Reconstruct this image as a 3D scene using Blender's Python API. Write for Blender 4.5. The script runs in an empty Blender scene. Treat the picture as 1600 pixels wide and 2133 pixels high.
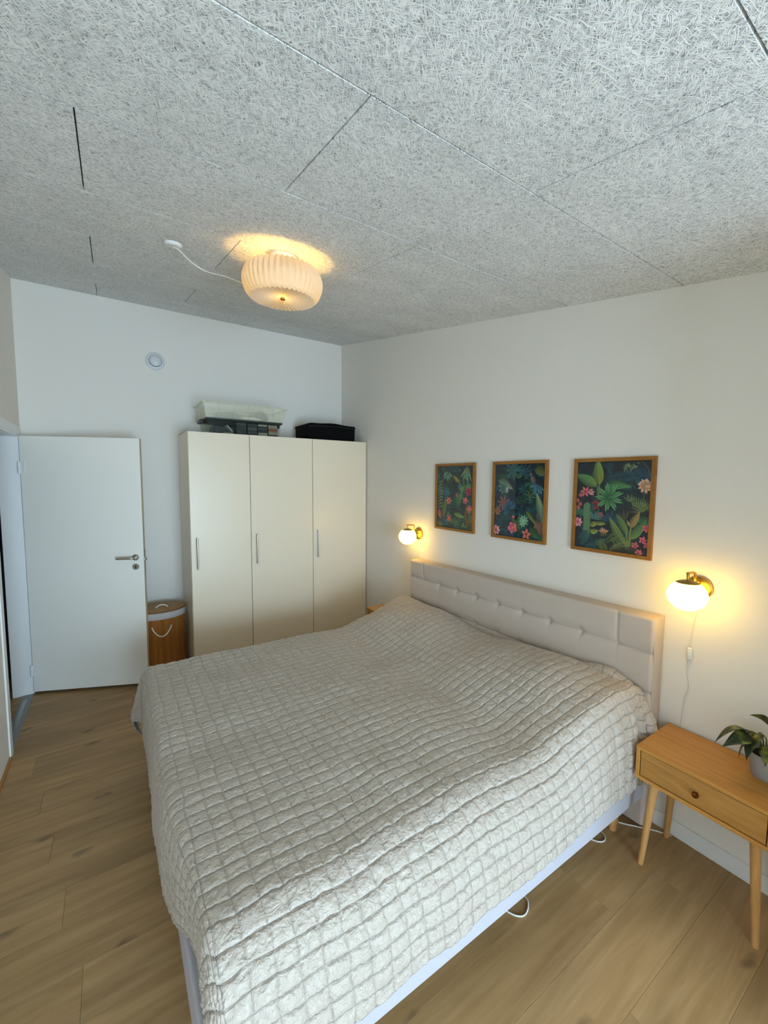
import bpy, math, random
import numpy as np
from mathutils import Vector, Matrix
R = math.radians
sc = bpy.context.scene
col = sc.collection

# ------------------------------------------------------------------ camera
CAM_Z = 1.745
cam_d = bpy.data.cameras.new('camera'); cam = bpy.data.objects.new('camera', cam_d); col.objects.link(cam)
cam_d.sensor_fit = 'HORIZONTAL'; cam_d.sensor_width = 36.0; cam_d.lens = 36.0 * 857.17 / 1600
cam_d.clip_start = 0.02; cam_d.clip_end = 200
_r = Vector((0.8355340488622531, -0.5493995455498586, 0.006556869784055494))
_d = Vector((-0.037832941905430226, -0.06943407747942111, -0.9968688867606212))
_f = Vector((0.548134583563687, 0.8326698314662873, -0.07879993697505634))
m3 = Matrix((_r, -_d, -_f)).transposed()
cam.matrix_world = Matrix.Translation((0, 0, CAM_Z)) @ m3.to_4x4()
sc.camera = cam

# ------------------------------------------------------------------ world (overcast daylight outside the window)
world = bpy.data.worlds.new('daylight'); sc.world = world; world.use_nodes = True
bg = world.node_tree.nodes['Background']
bg.inputs['Color'].default_value = (0.55, 0.775, 1.0, 1)
bg.inputs['Strength'].default_value = 12.5
# window portal (lets the sky outside light the room)
WIN = dict(x0=-0.30, x1=1.60, z0=0.06, z1=1.90, y=-2.75)
pl = bpy.data.lights.new('window_portal', 'AREA'); pl.shape = 'RECTANGLE'
pl.size = WIN['x1'] - WIN['x0']; pl.size_y = WIN['z1'] - WIN['z0']; pl.cycles.is_portal = True
po = bpy.data.objects.new('window_portal', pl); col.objects.link(po)
po.location = ((WIN['x0'] + WIN['x1']) / 2, WIN['y'] - 0.14, (WIN['z0'] + WIN['z1']) / 2)
po.rotation_euler = (R(90), 0, 0)     # faces +Y into the room

# ------------------------------------------------------------------ exposure
vs = sc.view_settings
vs.view_transform = 'Standard'; vs.look = 'None'; vs.exposure = 0.85; vs.gamma = 1.0; vs.use_curve_mapping = False
sc.cycles.use_denoising = True
sc.cycles.max_bounces = 12; sc.cycles.diffuse_bounces = 8; sc.cycles.transparent_max_bounces = 12
sc.cycles.sample_clamp_indirect = 6

# ================================================================== materials
def new_mat(name):
    m = bpy.data.materials.new(name); m.use_nodes = True
    return m, m.node_tree, m.node_tree.nodes['Principled BSDF']
def rgb(h):
    h = h.lstrip('#'); v = [int(h[i:i+2], 16) / 255 for i in (0, 2, 4)]
    return tuple((c / 12.92 if c <= .04045 else ((c + .055) / 1.055) ** 2.4) for c in v) + (1,)
def simple(name, color, rough=.6, metal=0., spec=.5, bump=None, var=0., coat=0):
    m, nt, b = new_mat(name); N = nt.nodes; L = nt.links
    c = rgb(color) if isinstance(color, str) else color
    b.inputs['Base Color'].default_value = c; b.inputs['Roughness'].default_value = rough
    b.inputs['Metallic'].default_value = metal; b.inputs['Specular IOR Level'].default_value = spec
    b.inputs['Coat Weight'].default_value = coat
    tc = N.new('ShaderNodeTexCoord')
    if bump:
        sc_, st, di = bump
        n = N.new('ShaderNodeTexNoise'); n.inputs['Scale'].default_value = sc_; n.inputs['Detail'].default_value = 4
        L.new(tc.outputs['Object'], n.inputs['Vector'])
        bp = N.new('ShaderNodeBump'); bp.inputs['Strength'].default_value = st; bp.inputs['Distance'].default_value = di
        L.new(n.outputs['Fac'], bp.inputs['Height']); L.new(bp.outputs['Normal'], b.inputs['Normal'])
    if var:
        n = N.new('ShaderNodeTexNoise'); n.inputs['Scale'].default_value = 6; n.inputs['Detail'].default_value = 5
        L.new(tc.outputs['Object'], n.inputs['Vector'])
        mx = N.new('ShaderNodeMix'); mx.data_type = 'RGBA'
        mx.inputs[6].default_value = tuple(x * (1 - var) for x in c[:3]) + (1,)
        mx.inputs[7].default_value = tuple(min(1, x * (1 + var)) for x in c[:3]) + (1,)
        L.new(n.outputs['Fac'], mx.inputs[0]); L.new(mx.outputs[2], b.inputs['Base Color'])
    return m
def nmath(nt, op, a, b=None, clamp=False):
    n = nt.nodes.new('ShaderNodeMath'); n.operation = op; n.use_clamp = clamp
    for i, v in enumerate((a, b)):
        if v is None: continue
        if isinstance(v, (int, float)): n.inputs[i].default_value = v
        else: nt.links.new(v, n.inputs[i])
    return n.outputs[0]
def ramp(nt, fac, stops):
    n = nt.nodes.new('ShaderNodeValToRGB'); e = n.color_ramp.elements
    while len(e) < len(stops): e.new(.5)
    for i, (p, c) in enumerate(stops): e[i].position = p; e[i].color = c
    nt.links.new(fac, n.inputs['Fac']); return n.outputs['Color']
def mapping(nt, src, scale=(1, 1, 1), rot=(0, 0, 0), loc=(0, 0, 0)):
    n = nt.nodes.new('ShaderNodeMapping'); nt.links.new(src, n.inputs['Vector'])
    n.inputs['Scale'].default_value = scale; n.inputs['Rotation'].default_value = rot; n.inputs['Location'].default_value = loc
    return n.outputs['Vector']

def mat_wall(name, color):
    m, nt, b = new_mat(name); N = nt.nodes; L = nt.links
    tc = N.new('ShaderNodeTexCoord')
    n = N.new('ShaderNodeTexNoise'); n.inputs['Scale'].default_value = 160; n.inputs['Detail'].default_value = 3
    L.new(tc.outputs['Object'], n.inputs['Vector'])
    bp = N.new('ShaderNodeBump'); bp.inputs['Strength'].default_value = .35; bp.inputs['Distance'].default_value = .0012
    L.new(n.outputs['Fac'], bp.inputs['Height']); L.new(bp.outputs['Normal'], b.inputs['Normal'])
    b.inputs['Base Color'].default_value = rgb(color); b.inputs['Roughness'].default_value = .85
    b.inputs['Specular IOR Level'].default_value = .25
    return m
def mat_woodwool():
    m, nt, b = new_mat('wood_wool_cement'); N = nt.nodes; L = nt.links
    tc = N.new('ShaderNodeTexCoord'); P = tc.outputs['Object']
    # distort coordinates so that the fibres curl
    dn = N.new('ShaderNodeTexNoise'); dn.inputs['Scale'].default_value = 16; dn.inputs['Detail'].default_value = 1
    L.new(P, dn.inputs['Vector'])
    off = N.new('ShaderNodeVectorMath'); off.operation = 'MULTIPLY_ADD'
    L.new(dn.outputs['Color'], off.inputs[0]); off.inputs[1].default_value = (.026, .026, 0); L.new(P, off.inputs[2])
    h = None
    for k, (rz, s, ar) in enumerate([(0.25, 360, 11), (1.05, 410, 10), (1.9, 380, 10), (2.65, 430, 11), (.7, 470, 9), (2.2, 450, 9)]):
        v = mapping(nt, off.outputs[0], rot=(0, 0, rz))
        v = mapping(nt, v, scale=(s / ar, s, s / ar), loc=(k * 7.3, k * 3.1, 0))
        n = N.new('ShaderNodeTexNoise'); n.inputs['Scale'].default_value = 1.0; n.inputs['Detail'].default_value = 0
        n.inputs['Distortion'].default_value = .2
        L.new(v, n.inputs['Vector'])
        f = nmath(nt, 'ADD', n.outputs['Fac'], k * .012)
        h = f if h is None else nmath(nt, 'MAXIMUM', h, f)
    pit = N.new('ShaderNodeMapRange'); pit.interpolation_type = 'SMOOTHSTEP'
    L.new(h, pit.inputs['Value']); pit.inputs['From Min'].default_value = .53; pit.inputs['From Max'].default_value = .78
    hh = pit.outputs['Result']
    big = N.new('ShaderNodeTexNoise'); big.inputs['Scale'].default_value = 5; big.inputs['Detail'].default_value = 3
    L.new(P, big.inputs['Vector'])
    c = ramp(nt, hh, [(0, rgb('#8f9193')), (.20, rgb('#cdcfcf')), (.6, rgb('#e2e4e4')), (1, rgb('#f6f7f6'))])  # shade in the pits between fibres is painted into the low stops
    mx = N.new('ShaderNodeMix'); mx.data_type = 'RGBA'; mx.blend_type = 'MULTIPLY'
    g = ramp(nt, big.outputs['Fac'], [(.3, (.9, .9, .9, 1)), (.7, (1, 1, 1, 1))])
    mx.inputs[0].default_value = 1; L.new(c, mx.inputs[6]); L.new(g, mx.inputs[7])
    L.new(mx.outputs[2], b.inputs['Base Color'])
    bp = N.new('ShaderNodeBump'); bp.inputs['Strength'].default_value = .55; bp.inputs['Distance'].default_value = .0022
    L.new(hh, bp.inputs['Height']); L.new(bp.outputs['Normal'], b.inputs['Normal'])
    b.inputs['Roughness'].default_value = .95; b.inputs['Specular IOR Level'].default_value = .1
    return m
def mat_wood(name, c0, c1, c2, grain=(1.2, 22, 22), rough=.5, knots=False, coordname='Object', gloss=.4, rand=False):
    """grain runs along the first axis of the coordinates"""
    m, nt, b = new_mat(name); N = nt.nodes; L = nt.links
    tc = N.new('ShaderNodeTexCoord'); src = tc.outputs[coordname]
    if rand:
        oi = N.new('ShaderNodeObjectInfo')
        cb = N.new('ShaderNodeCombineXYZ')
        L.new(nmath(nt, 'MULTIPLY', oi.outputs['Random'], 31.7), cb.inputs[0]); L.new(nmath(nt, 'MULTIPLY', oi.outputs['Random'], 17.3), cb.inputs[1])
        va = N.new('ShaderNodeVectorMath'); va.operation = 'ADD'; L.new(src, va.inputs[0]); L.new(cb.outputs[0], va.inputs[1]); src = va.outputs[0]
    v = mapping(nt, src, scale=grain)
    n = N.new('ShaderNodeTexNoise'); n.inputs['Scale'].default_value = 1; n.inputs['Detail'].default_value = 6; n.inputs['Distortion'].default_value = .6
    n.inputs['Roughness'].default_value = .6
    L.new(v, n.inputs['Vector'])
    c = ramp(nt, n.outputs['Fac'], [(.25, rgb(c0)), (.5, rgb(c1)), (.75, rgb(c2))])
    hgt = n.outputs['Fac']
    if knots:
        vk = mapping(nt, src, scale=(2.3, 4.6, 1))
        dn = N.new('ShaderNodeTexNoise'); dn.inputs['Scale'].default_value = 9; L.new(src, dn.inputs['Vector'])
        ma = N.new('ShaderNodeVectorMath'); ma.operation = 'MULTIPLY_ADD'
        L.new(dn.outputs['Color'], ma.inputs[0]); ma.inputs[1].default_value = (.35, .35, 0); L.new(vk, ma.inputs[2])
        vo = N.new('ShaderNodeTexVoronoi'); vo.voronoi_dimensions = '2D'; vo.inputs['Scale'].default_value = 1.0; L.new(ma.outputs[0], vo.inputs['Vector'])
        kn = N.new('ShaderNodeMapRange'); kn.interpolation_type = 'SMOOTHSTEP'; L.new(vo.outputs['Distance'], kn.inputs['Value'])
        kn.inputs['From Min'].default_value = .02; kn.inputs['From Max'].default_value = .13
        kn.inputs['To Min'].default_value = 1; kn.inputs['To Max'].default_value = 0
        sep = N.new('ShaderNodeSeparateColor'); L.new(vo.outputs['Color'], sep.inputs[0])
        keep = nmath(nt, 'GREATER_THAN', sep.outputs[0], .52)
        kf = nmath(nt, 'MULTIPLY', kn.outputs['Result'], keep)
        kf = nmath(nt, 'MULTIPLY', kf, .5)
        mx = N.new('ShaderNodeMix'); mx.data_type = 'RGBA'; L.new(kf, mx.inputs[0]); L.new(c, mx.inputs[6]); mx.inputs[7].default_value = rgb('#3d2e20')
        c = mx.outputs[2]
        bn = N.new('ShaderNodeTexNoise'); bn.inputs['Scale'].default_value = 1; bn.inputs['Detail'].default_value = 3
        L.new(mapping(nt, src, scale=(1.3, 5, 1), loc=(3, 1, 0)), bn.inputs['Vector'])
        g = ramp(nt, bn.outputs['Fac'], [(.3, (.74, .74, .74, 1)), (.62, (1, 1, 1, 1))])
        m2 = N.new('ShaderNodeMix'); m2.data_type = 'RGBA'; m2.blend_type = 'MULTIPLY'; m2.inputs[0].default_value = 1
        L.new(c, m2.inputs[6]); L.new(g, m2.inputs[7]); c = m2.outputs[2]
    if rand:
        hv = N.new('ShaderNodeHueSaturation'); L.new(c, hv.inputs['Color'])
        L.new(nmath(nt, 'ADD', nmath(nt, 'MULTIPLY', oi.outputs['Random'], .08), .96), hv.inputs['Value']); c = hv.outputs[0]
    L.new(c, b.inputs['Base Color']); b.inputs['Roughness'].default_value = rough; b.inputs['Specular IOR Level'].default_value = gloss
    bp = N.new('ShaderNodeBump'); bp.inputs['Strength'].default_value = .2; bp.inputs['Distance'].default_value = .001
    L.new(hgt, bp.inputs['Height']); L.new(bp.outputs['Normal'], b.inputs['Normal'])
    return m
def mat_spread(name, color, back=False):
    m, nt, b = new_mat(name); N = nt.nodes; L = nt.links
    tc = N.new('ShaderNodeTexCoord'); P = tc.outputs['Object']
    c = rgb(color)
    b.inputs['Roughness'].default_value = .46 if not back else .9
    b.inputs['Specular IOR Level'].default_value = .5 if not back else .2
    b.inputs['Sheen Weight'].default_value = .25; b.inputs['Sheen Roughness'].default_value = .4
    if back:
        b.inputs['Base Color'].default_value = c; return m
    dn = N.new('ShaderNodeTexNoise'); dn.inputs['Scale'].default_value = 22; dn.inputs['Detail'].default_value = 2; L.new(P, dn.inputs['Vector'])
    ma = N.new('ShaderNodeVectorMath'); ma.operation = 'MULTIPLY_ADD'
    L.new(dn.outputs['Color'], ma.inputs[0]); ma.inputs[1].default_value = (.05, .05, .05); L.new(P, ma.inputs[2])
    vo = N.new('ShaderNodeTexVoronoi'); vo.inputs['Scale'].default_value = 26; L.new(ma.outputs[0], vo.inputs['Vector'])
    vo2 = N.new('ShaderNodeTexVoronoi'); vo2.inputs['Scale'].default_value = 60; L.new(ma.outputs[0], vo2.inputs['Vector'])
    wv = N.new('ShaderNodeTexNoise'); wv.inputs['Scale'].default_value = 1.0; wv.inputs['Detail'].default_value = 3; wv.inputs['Distortion'].default_value = 1.2
    L.new(mapping(nt, P, scale=(70, 24, 40)), wv.inputs['Vector'])
    h = nmath(nt, 'ADD', nmath(nt, 'MULTIPLY', vo.outputs['Distance'], 1.0), nmath(nt, 'MULTIPLY', vo2.outputs['Distance'], .35))
    h = nmath(nt, 'ADD', h, nmath(nt, 'MULTIPLY', wv.outputs['Fac'], .9))
    for (sx_, sy_, sz_, k_, se_) in ((30, 48, 40, 1.3, 3.), (62, 34, 50, .8, 9.), (18, 22, 20, .9, 5.)):      # sharp creases
        rn = N.new('ShaderNodeTexNoise'); rn.inputs['Scale'].default_value = 1.0; rn.inputs['Detail'].default_value = 2; rn.inputs['Distortion'].default_value = .9
        L.new(mapping(nt, P, scale=(sx_, sy_, sz_), loc=(se_, se_ * 2, 0), rot=(0, 0, se_)), rn.inputs['Vector'])
        h = nmath(nt, 'SUBTRACT', h, nmath(nt, 'MULTIPLY', nmath(nt, 'POWER', nmath(nt, 'ABSOLUTE', nmath(nt, 'SUBTRACT', rn.outputs['Fac'], .5)), .75), k_))
    bp = N.new('ShaderNodeBump'); bp.inputs['Strength'].default_value = .7; bp.inputs['Distance'].default_value = .006
    L.new(h, bp.inputs['Height']); L.new(bp.outputs['Normal'], b.inputs['Normal'])
    at = N.new('ShaderNodeAttribute'); at.attribute_name = 'quilt'; at.attribute_type = 'GEOMETRY'   # stitched lines
    sp = N.new('ShaderNodeSeparateXYZ'); L.new(at.outputs['Vector'], sp.inputs[0])
    def dist(o_, k): return nmath(nt, 'MULTIPLY', nmath(nt, 'ABSOLUTE', nmath(nt, 'SUBTRACT', nmath(nt, 'FRACT', nmath(nt, 'ADD', o_, 100.5)), .5)), k)
    dsx, dty = dist(sp.outputs[0], .064), dist(sp.outputs[1], .051)       # metres from the stitch
    def line(d, w, k):
        mr = N.new('ShaderNodeMapRange'); mr.interpolation_type = 'SMOOTHSTEP'; L.new(d, mr.inputs['Value'])
        mr.inputs['From Min'].default_value = 0; mr.inputs['From Max'].default_value = w; mr.inputs['To Min'].default_value = k; mr.inputs['To Max'].default_value = 0
        return mr.outputs['Result']
    ln = nmath(nt, 'MAXIMUM', line(dsx, .0018, .55), line(dty, .0021, .9))
    mx = N.new('ShaderNodeMix'); mx.data_type = 'RGBA'; L.new(ln, mx.inputs[0])
    mx.inputs[6].default_value = c; mx.inputs[7].default_value = rgb('#6e665b'); L.new(mx.outputs[2], b.inputs['Base Color'])  # darker tone paints the crease shade along the seams
    pz = nmath(nt, 'MAXIMUM', line(dsx, .0060, .7), line(dty, .0070, 1.0))
    h = nmath(nt, 'SUBTRACT', h, nmath(nt, 'MULTIPLY', pz, .75)); L.new(h, bp.inputs['Height'])
    return m
def mat_emit(name, color, strength, base=(1, 1, 1, 1)):
    m, nt, b = new_mat(name)
    b.inputs['Base Color'].default_value = base; b.inputs['Emission Color'].default_value = color; b.inputs['Emission Strength'].default_value = strength
    b.inputs['Roughness'].default_value = .25
    return m
def mat_paper():
    m = bpy.data.materials.new('pleated_paper'); m.use_nodes = True; nt = m.node_tree; nt.nodes.clear(); N = nt.nodes; L = nt.links
    o = N.new('ShaderNodeOutputMaterial'); d = N.new('ShaderNodeBsdfDiffuse'); t = N.new('ShaderNodeBsdfTranslucent'); mx = N.new('ShaderNodeMixShader')
    d.inputs['Color'].default_value = rgb('#f4ead8'); t.inputs['Color'].default_value = (.20, .19, .14, 1); mx.inputs[0].default_value = .5
    L.new(d.outputs[0], mx.inputs[1]); L.new(t.outputs[0], mx.inputs[2]); L.new(mx.outputs[0], o.inputs['Surface'])
    return m
def mat_pane(name, tint=(1, 1, 1, 1), refl=1.0, rough=0.0):
    m = bpy.data.materials.new(name); m.use_nodes = True; nt = m.node_tree; nt.nodes.clear(); N = nt.nodes; L = nt.links
    o = N.new('ShaderNodeOutputMaterial'); t = N.new('ShaderNodeBsdfTransparent'); g = N.new('ShaderNodeBsdfGlossy'); mx = N.new('ShaderNodeMixShader')
    fr = N.new('ShaderNodeFresnel'); fr.inputs['IOR'].default_value = 1.5; g.inputs['Roughness'].default_value = rough; t.inputs['Color'].default_value = tint
    ge = N.new('ShaderNodeNewGeometry'); front = nmath(nt, 'SUBTRACT', 1.0, ge.outputs['Backfacing'])
    L.new(nmath(nt, 'MULTIPLY', nmath(nt, 'MULTIPLY', fr.outputs[0], refl), front), mx.inputs[0]); L.new(t.outputs[0], mx.inputs[1]); L.new(g.outputs[0], mx.inputs[2]); L.new(mx.outputs[0], o.inputs['Surface'])
    return m
def mat_plastic(name, color, alpha):
    m = bpy.data.materials.new(name); m.use_nodes = True; nt = m.node_tree; nt.nodes.clear(); N = nt.nodes; L = nt.links
    o = N.new('ShaderNodeOutputMaterial'); t = N.new('ShaderNodeBsdfTransparent'); p = N.new('ShaderNodeBsdfPrincipled'); mx = N.new('ShaderNodeMixShader')
    p.inputs['Base Color'].default_value = color; p.inputs['Roughness'].default_value = .25
    mx.inputs[0].default_value = alpha; t.inputs['Color'].default_value = (.95, .97, .95, 1)
    L.new(t.outputs[0], mx.inputs[1]); L.new(p.outputs[0], mx.inputs[2]); L.new(mx.outputs[0], o.inputs['Surface'])
    return m
def mat_attr(name, rough=.6):
    m, nt, b = new_mat(name); at = nt.nodes.new('ShaderNodeAttribute'); at.attribute_name = 'paint'
    nt.links.new(at.outputs['Color'], b.inputs['Base Color']); b.inputs['Roughness'].default_value = rough; return m
def mat_leaf(name):
    m, nt, b = new_mat(name); N = nt.nodes; L = nt.links
    tc = N.new('ShaderNodeTexCoord'); n = N.new('ShaderNodeTexNoise'); n.inputs['Scale'].default_value = 25; n.inputs['Detail'].default_value = 2
    L.new(tc.outputs['Object'], n.inputs['Vector'])
    L.new(ramp(nt, n.outputs['Fac'], [(.42, rgb('#1d2a12')), (.55, rgb('#39431a')), (.68, rgb('#7b7a33'))]), b.inputs['Base Color'])
    b.inputs['Roughness'].default_value = .4; return m

M = dict(
    wall=mat_wall('wall_paint', '#e7e2d9'), ceil_back=simple('ceiling_backing', '#4d4a47', .95), ceil=mat_woodwool(),
    floor=mat_wood('oak_plank', '#9b784b', '#ad8a5d', '#bd9b6d', grain=(2.0, 26, 26), rough=.45, knots=True, rand=True, gloss=.35),
    subfloor=simple('subfloor', '#5a4730', .9),
    white=simple('white_lacquer', '#e9eae8', .38, bump=(300, .05, .0005)), door=simple('door_paint', '#f3f0e6', .35, bump=(200, .05, .0005)),
    wardrobe=simple('wardrobe_foil', '#e6d9c0', .33, bump=(250, .05, .0004)), edge=simple('edge_band', '#c2b49a', .5),
    dark=simple('dark_gap', '#15130f', .9), navy=simple('dark_navy', '#10151f', .6),
    steel=simple('brushed_steel', '#b9b4ac', .28, 1.0), chrome=simple('chrome', '#cfd2d4', .12, 1.0),
    brass=simple('brass', '#c79a45', .22, 1.0), brassdull=simple('aged_brass', '#9a8350', .4, 1.0),
    spread=mat_spread('quilted_satin', '#b8ac9e'), spread_back=mat_spread('quilt_reverse', '#75797a', True),
    uphol=simple('upholstery', '#c6b7a9', .95, bump=(900, .6, .0012), var=.03), base=simple('bed_base_fabric', '#b5b2b8', .95, bump=(700, .5, .001)),
    matt=simple('mattress_fabric', '#dcdad6', .9), oak=mat_wood('oiled_oak', '#a9712c', '#bf8740', '#cc9650', grain=(40, 3.2, 40), rough=.42, gloss=.4),
    oakz=mat_wood('oak_leg', '#b07c42', '#c4935a', '#d0a36c', grain=(40, 40, 3), rough=.45),
    oakd=mat_wood('oak_drawer', '#9b6a2e', '#ad7b3b', '#bb8a4a', grain=(40, 3.5, 30), rough=.45),
    frame=mat_wood('picture_frame_wood', '#85581f', '#966528', '#a37034', grain=(12, 12, 12), rough=.5),
    bamboo=mat_wood('bamboo_strips', '#7c4a14', '#995f20', '#ad7230', grain=(60, 60, 1.5), rough=.5),
    bamboolid=mat_wood('bamboo_lid', '#8f6a36', '#a37c44', '#b08a52', grain=(30, 3, 3), rough=.55),
    bambooedge=simple('bamboo_edge', '#6e4418', .6),
    linen=simple('liner_cloth', '#b9b5b4', .95, bump=(600, .4, .001)), rope=simple('white_rope', '#e6dfd0', .8, bump=(400, .5, .001)),
    cord=simple('white_cord', '#e4e1db', .5), wplast=simple('white_plastic', '#e6e6e2', .4), ventp=simple('vent_enamel', '#d3d6d6', .35),
    globe=mat_emit('opal_glass_lit', (1.0, .61, .08, 1), 6.6), paper=mat_paper(), lampbase=simple('lamp_base', '#e9e2d3', .5),
    bulb=mat_emit('bulb_lit', (1, .62, .18, 1), 8),
    pglass=mat_pane('picture_glass', refl=1.0), wglass=mat_pane('window_glass'),
    clear=mat_plastic('clear_polypropylene', (.86, .82, .66, 1), .27), clearlow=mat_plastic('smoky_polypropylene', (.10, .11, .09, 1), .07),
    black=simple('black_fabric', '#050505', .85, spec=.15), blackp=simple('black_plastic', '#1b1e1c', .45),
    pot=simple('pot_ceramic', '#9a9a98', .6, bump=(120, .2, .001)), soil=simple('soil', '#0c0906', .95), leaf=mat_leaf('leaf'), stem=simple('stem', '#4b5326', .6),
    rubber=simple('dark_rubber', '#141414', .6), knob=simple('copper_knob', '#7a4a2c', .25, 1.0), alu=simple('aluminium_strip', '#a9aaab', .3, 1.0),
    threshold=simple('threshold_grey', '#8b8e8c', .5), print=mat_attr('printed_paper', .7), bluebox=simple('blue_grey_panel', '#8792ad', .8))

# ================================================================== mesh helpers
class MB:
    def __init__(s): s.v = []; s.f = []; s.m = []
    def add(s, vs, fs, mi=0):
        o = len(s.v); s.v += [tuple(v) for v in vs]; s.f += [tuple(i + o for i in f) for f in fs]; s.m += [mi] * len(fs); return s
    def box(s, x0, x1, y0, y1, z0, z1, mi=0, mat=None):
        vs = [(x, y, z) for z in (z0, z1) for y in (y0, y1) for x in (x0, x1)]
        if mat is not None: vs = [tuple(mat @ Vector(v)) for v in vs]
        return s.add(vs, [(0, 2, 3, 1), (4, 5, 7, 6), (0, 1, 5, 4), (2, 6, 7, 3), (0, 4, 6, 2), (1, 3, 7, 5)], mi)
    def lathe(s, prof, n=32, origin=(0, 0, 0), axis=None, mi=0, closed_ends=True):
        """prof: list of (r, h) ; revolves round local Z, then rotated so that Z->axis"""
        q = Vector((0, 0, 1)).rotation_difference(Vector(axis).normalized()) if axis is not None else None
        vs = []
        for r, h in prof:
            for k in range(n):
                a = 2 * math.pi * k / n; p = Vector((r * math.cos(a), r * math.sin(a), h))
                if q: p = q @ p
                vs.append(p + Vector(origin))
        fs = [(i * n + k, i * n + (k + 1) % n, (i + 1) * n + (k + 1) % n, (i + 1) * n + k) for i in range(len(prof) - 1) for k in range(n)]
        if closed_ends:
            fs.append(tuple(reversed(range(n)))); fs.append(tuple((len(prof) - 1) * n + k for k in range(n)))
        return s.add(vs, fs, mi)
    def tube(s, pts, r, n=10, mi=0, taper=None):
        pts = [Vector(p) for p in pts]; rings = []; up = None
        for i, p in enumerate(pts):
            t = (pts[min(i + 1, len(pts) - 1)] - pts[max(i - 1, 0)]).normalized()
            if up is None:
                up = t.orthogonal().normalized()
            up = (up - t * up.dot(t)).normalized(); w = t.cross(up)
            rr = r if taper is None else r + (taper - r) * i / (len(pts) - 1)
            rings.append([p + (up * math.cos(2 * math.pi * k / n) + w * math.sin(2 * math.pi * k / n)) * rr for k in range(n)])
        vs = [v for ring in rings for v in ring]
        fs = [(i * n + k, i * n + (k + 1) % n, (i + 1) * n + (k + 1) % n, (i + 1) * n + k) for i in range(len(pts) - 1) for k in range(n)]
        fs.append(tuple(reversed(range(n)))); fs.append(tuple((len(pts) - 1) * n + k for k in range(n)))
        return s.add(vs, fs, mi)
    def mesh(s, name):
        me = bpy.data.meshes.new(name); me.from_pydata(s.v, [], s.f)
        me.polygons.foreach_set('material_index', s.m); me.update(); return me
    def build(s, name, mats, parent=None, smooth=False, bevel=0, seg=2, origin=None):
        if not isinstance(mats, (list, tuple)): mats = [mats]
        me = s.mesh(name)
        for m in mats: me.materials.append(m)
        if smooth: me.polygons.foreach_set('use_smooth', [True] * len(me.polygons))
        o = bpy.data.objects.new(name, me); col.objects.link(o)
        if parent is not None: o.parent = parent; o.matrix_parent_inverse = Matrix.Identity(4)
        if parent is not None and not s_local(s):
            me.transform(parent_world(parent).inverted())
        if bevel:
            b = o.modifiers.new('bevel', 'BEVEL'); b.width = bevel; b.segments = seg; b.limit_method = 'ANGLE'; b.angle_limit = R(40)
            if not smooth: me.polygons.foreach_set('use_smooth', [True] * len(me.polygons)); b.harden_normals = True
        if smooth == 'auto': 
            es = o.modifiers.new('split', 'EDGE_SPLIT'); es.split_angle = R(40)
        return o
def s_local(s): return getattr(s, 'local', False)
def parent_world(p):
    m = Matrix.Translation(p.location) @ p.rotation_euler.to_matrix().to_4x4()
    return m if p.parent is None else parent_world(p.parent) @ m
def tag(o, label=None, cat=None, group=None, kind=None):
    if label: o['label'] = label
    if cat: o['category'] = cat
    if group: o['group'] = group
    if kind: o['kind'] = kind
    return o
def empty(name, loc, label=None, cat=None, group=None, kind=None):
    o = bpy.data.objects.new(name, None); col.objects.link(o); o.location = loc; o.empty_display_size = .05
    return tag(o, label, cat, group, kind)
def relink(child, parent):          # a mesh part given in world coordinates goes under a mesh thing at the origin
    child.parent = parent; return child
def local(mb): mb.local = True; return mb
def bez(p0, p1, p2, p3, n=16):
    p0, p1, p2, p3 = map(Vector, (p0, p1, p2, p3))
    return [((1 - t) ** 3) * p0 + 3 * (1 - t) ** 2 * t * p1 + 3 * (1 - t) * t * t * p2 + t ** 3 * p3 for t in [i / n for i in range(n + 1)]]
def smoothpath(pts, k=6):           # Catmull-Rom
    P = [Vector(p) for p in pts]; P = [2 * P[0] - P[1]] + P + [2 * P[-1] - P[-2]]; out = []
    for i in range(1, len(P) - 2):
        for j in range(k):
            t = j / k
            out.append(.5 * ((2 * P[i]) + (-P[i-1] + P[i+1]) * t + (2 * P[i-1] - 5 * P[i] + 4 * P[i+1] - P[i+2]) * t * t + (-P[i-1] + 3 * P[i] - 3 * P[i+1] + P[i+2]) * t ** 3))
    out.append(P[-2]); return out
def ss(x, a=0., b=1.):
    t = np.clip((x - a) / (b - a), 0, 1); return t * t * (3 - 2 * t)
def vnoise(x, y, seed=0):
    rs = np.random.RandomState(seed); T = rs.rand(256, 256) * 2 - 1
    xi = np.floor(x).astype(int); yi = np.floor(y).astype(int); fx = x - xi; fy = y - yi
    fx = fx * fx * (3 - 2 * fx); fy = fy * fy * (3 - 2 * fy)
    g = lambda a, b: T[a % 256, b % 256]
    return (g(xi, yi) * (1 - fx) + g(xi + 1, yi) * fx) * (1 - fy) + (g(xi, yi + 1) * (1 - fx) + g(xi + 1, yi + 1) * fx) * fy
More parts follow.
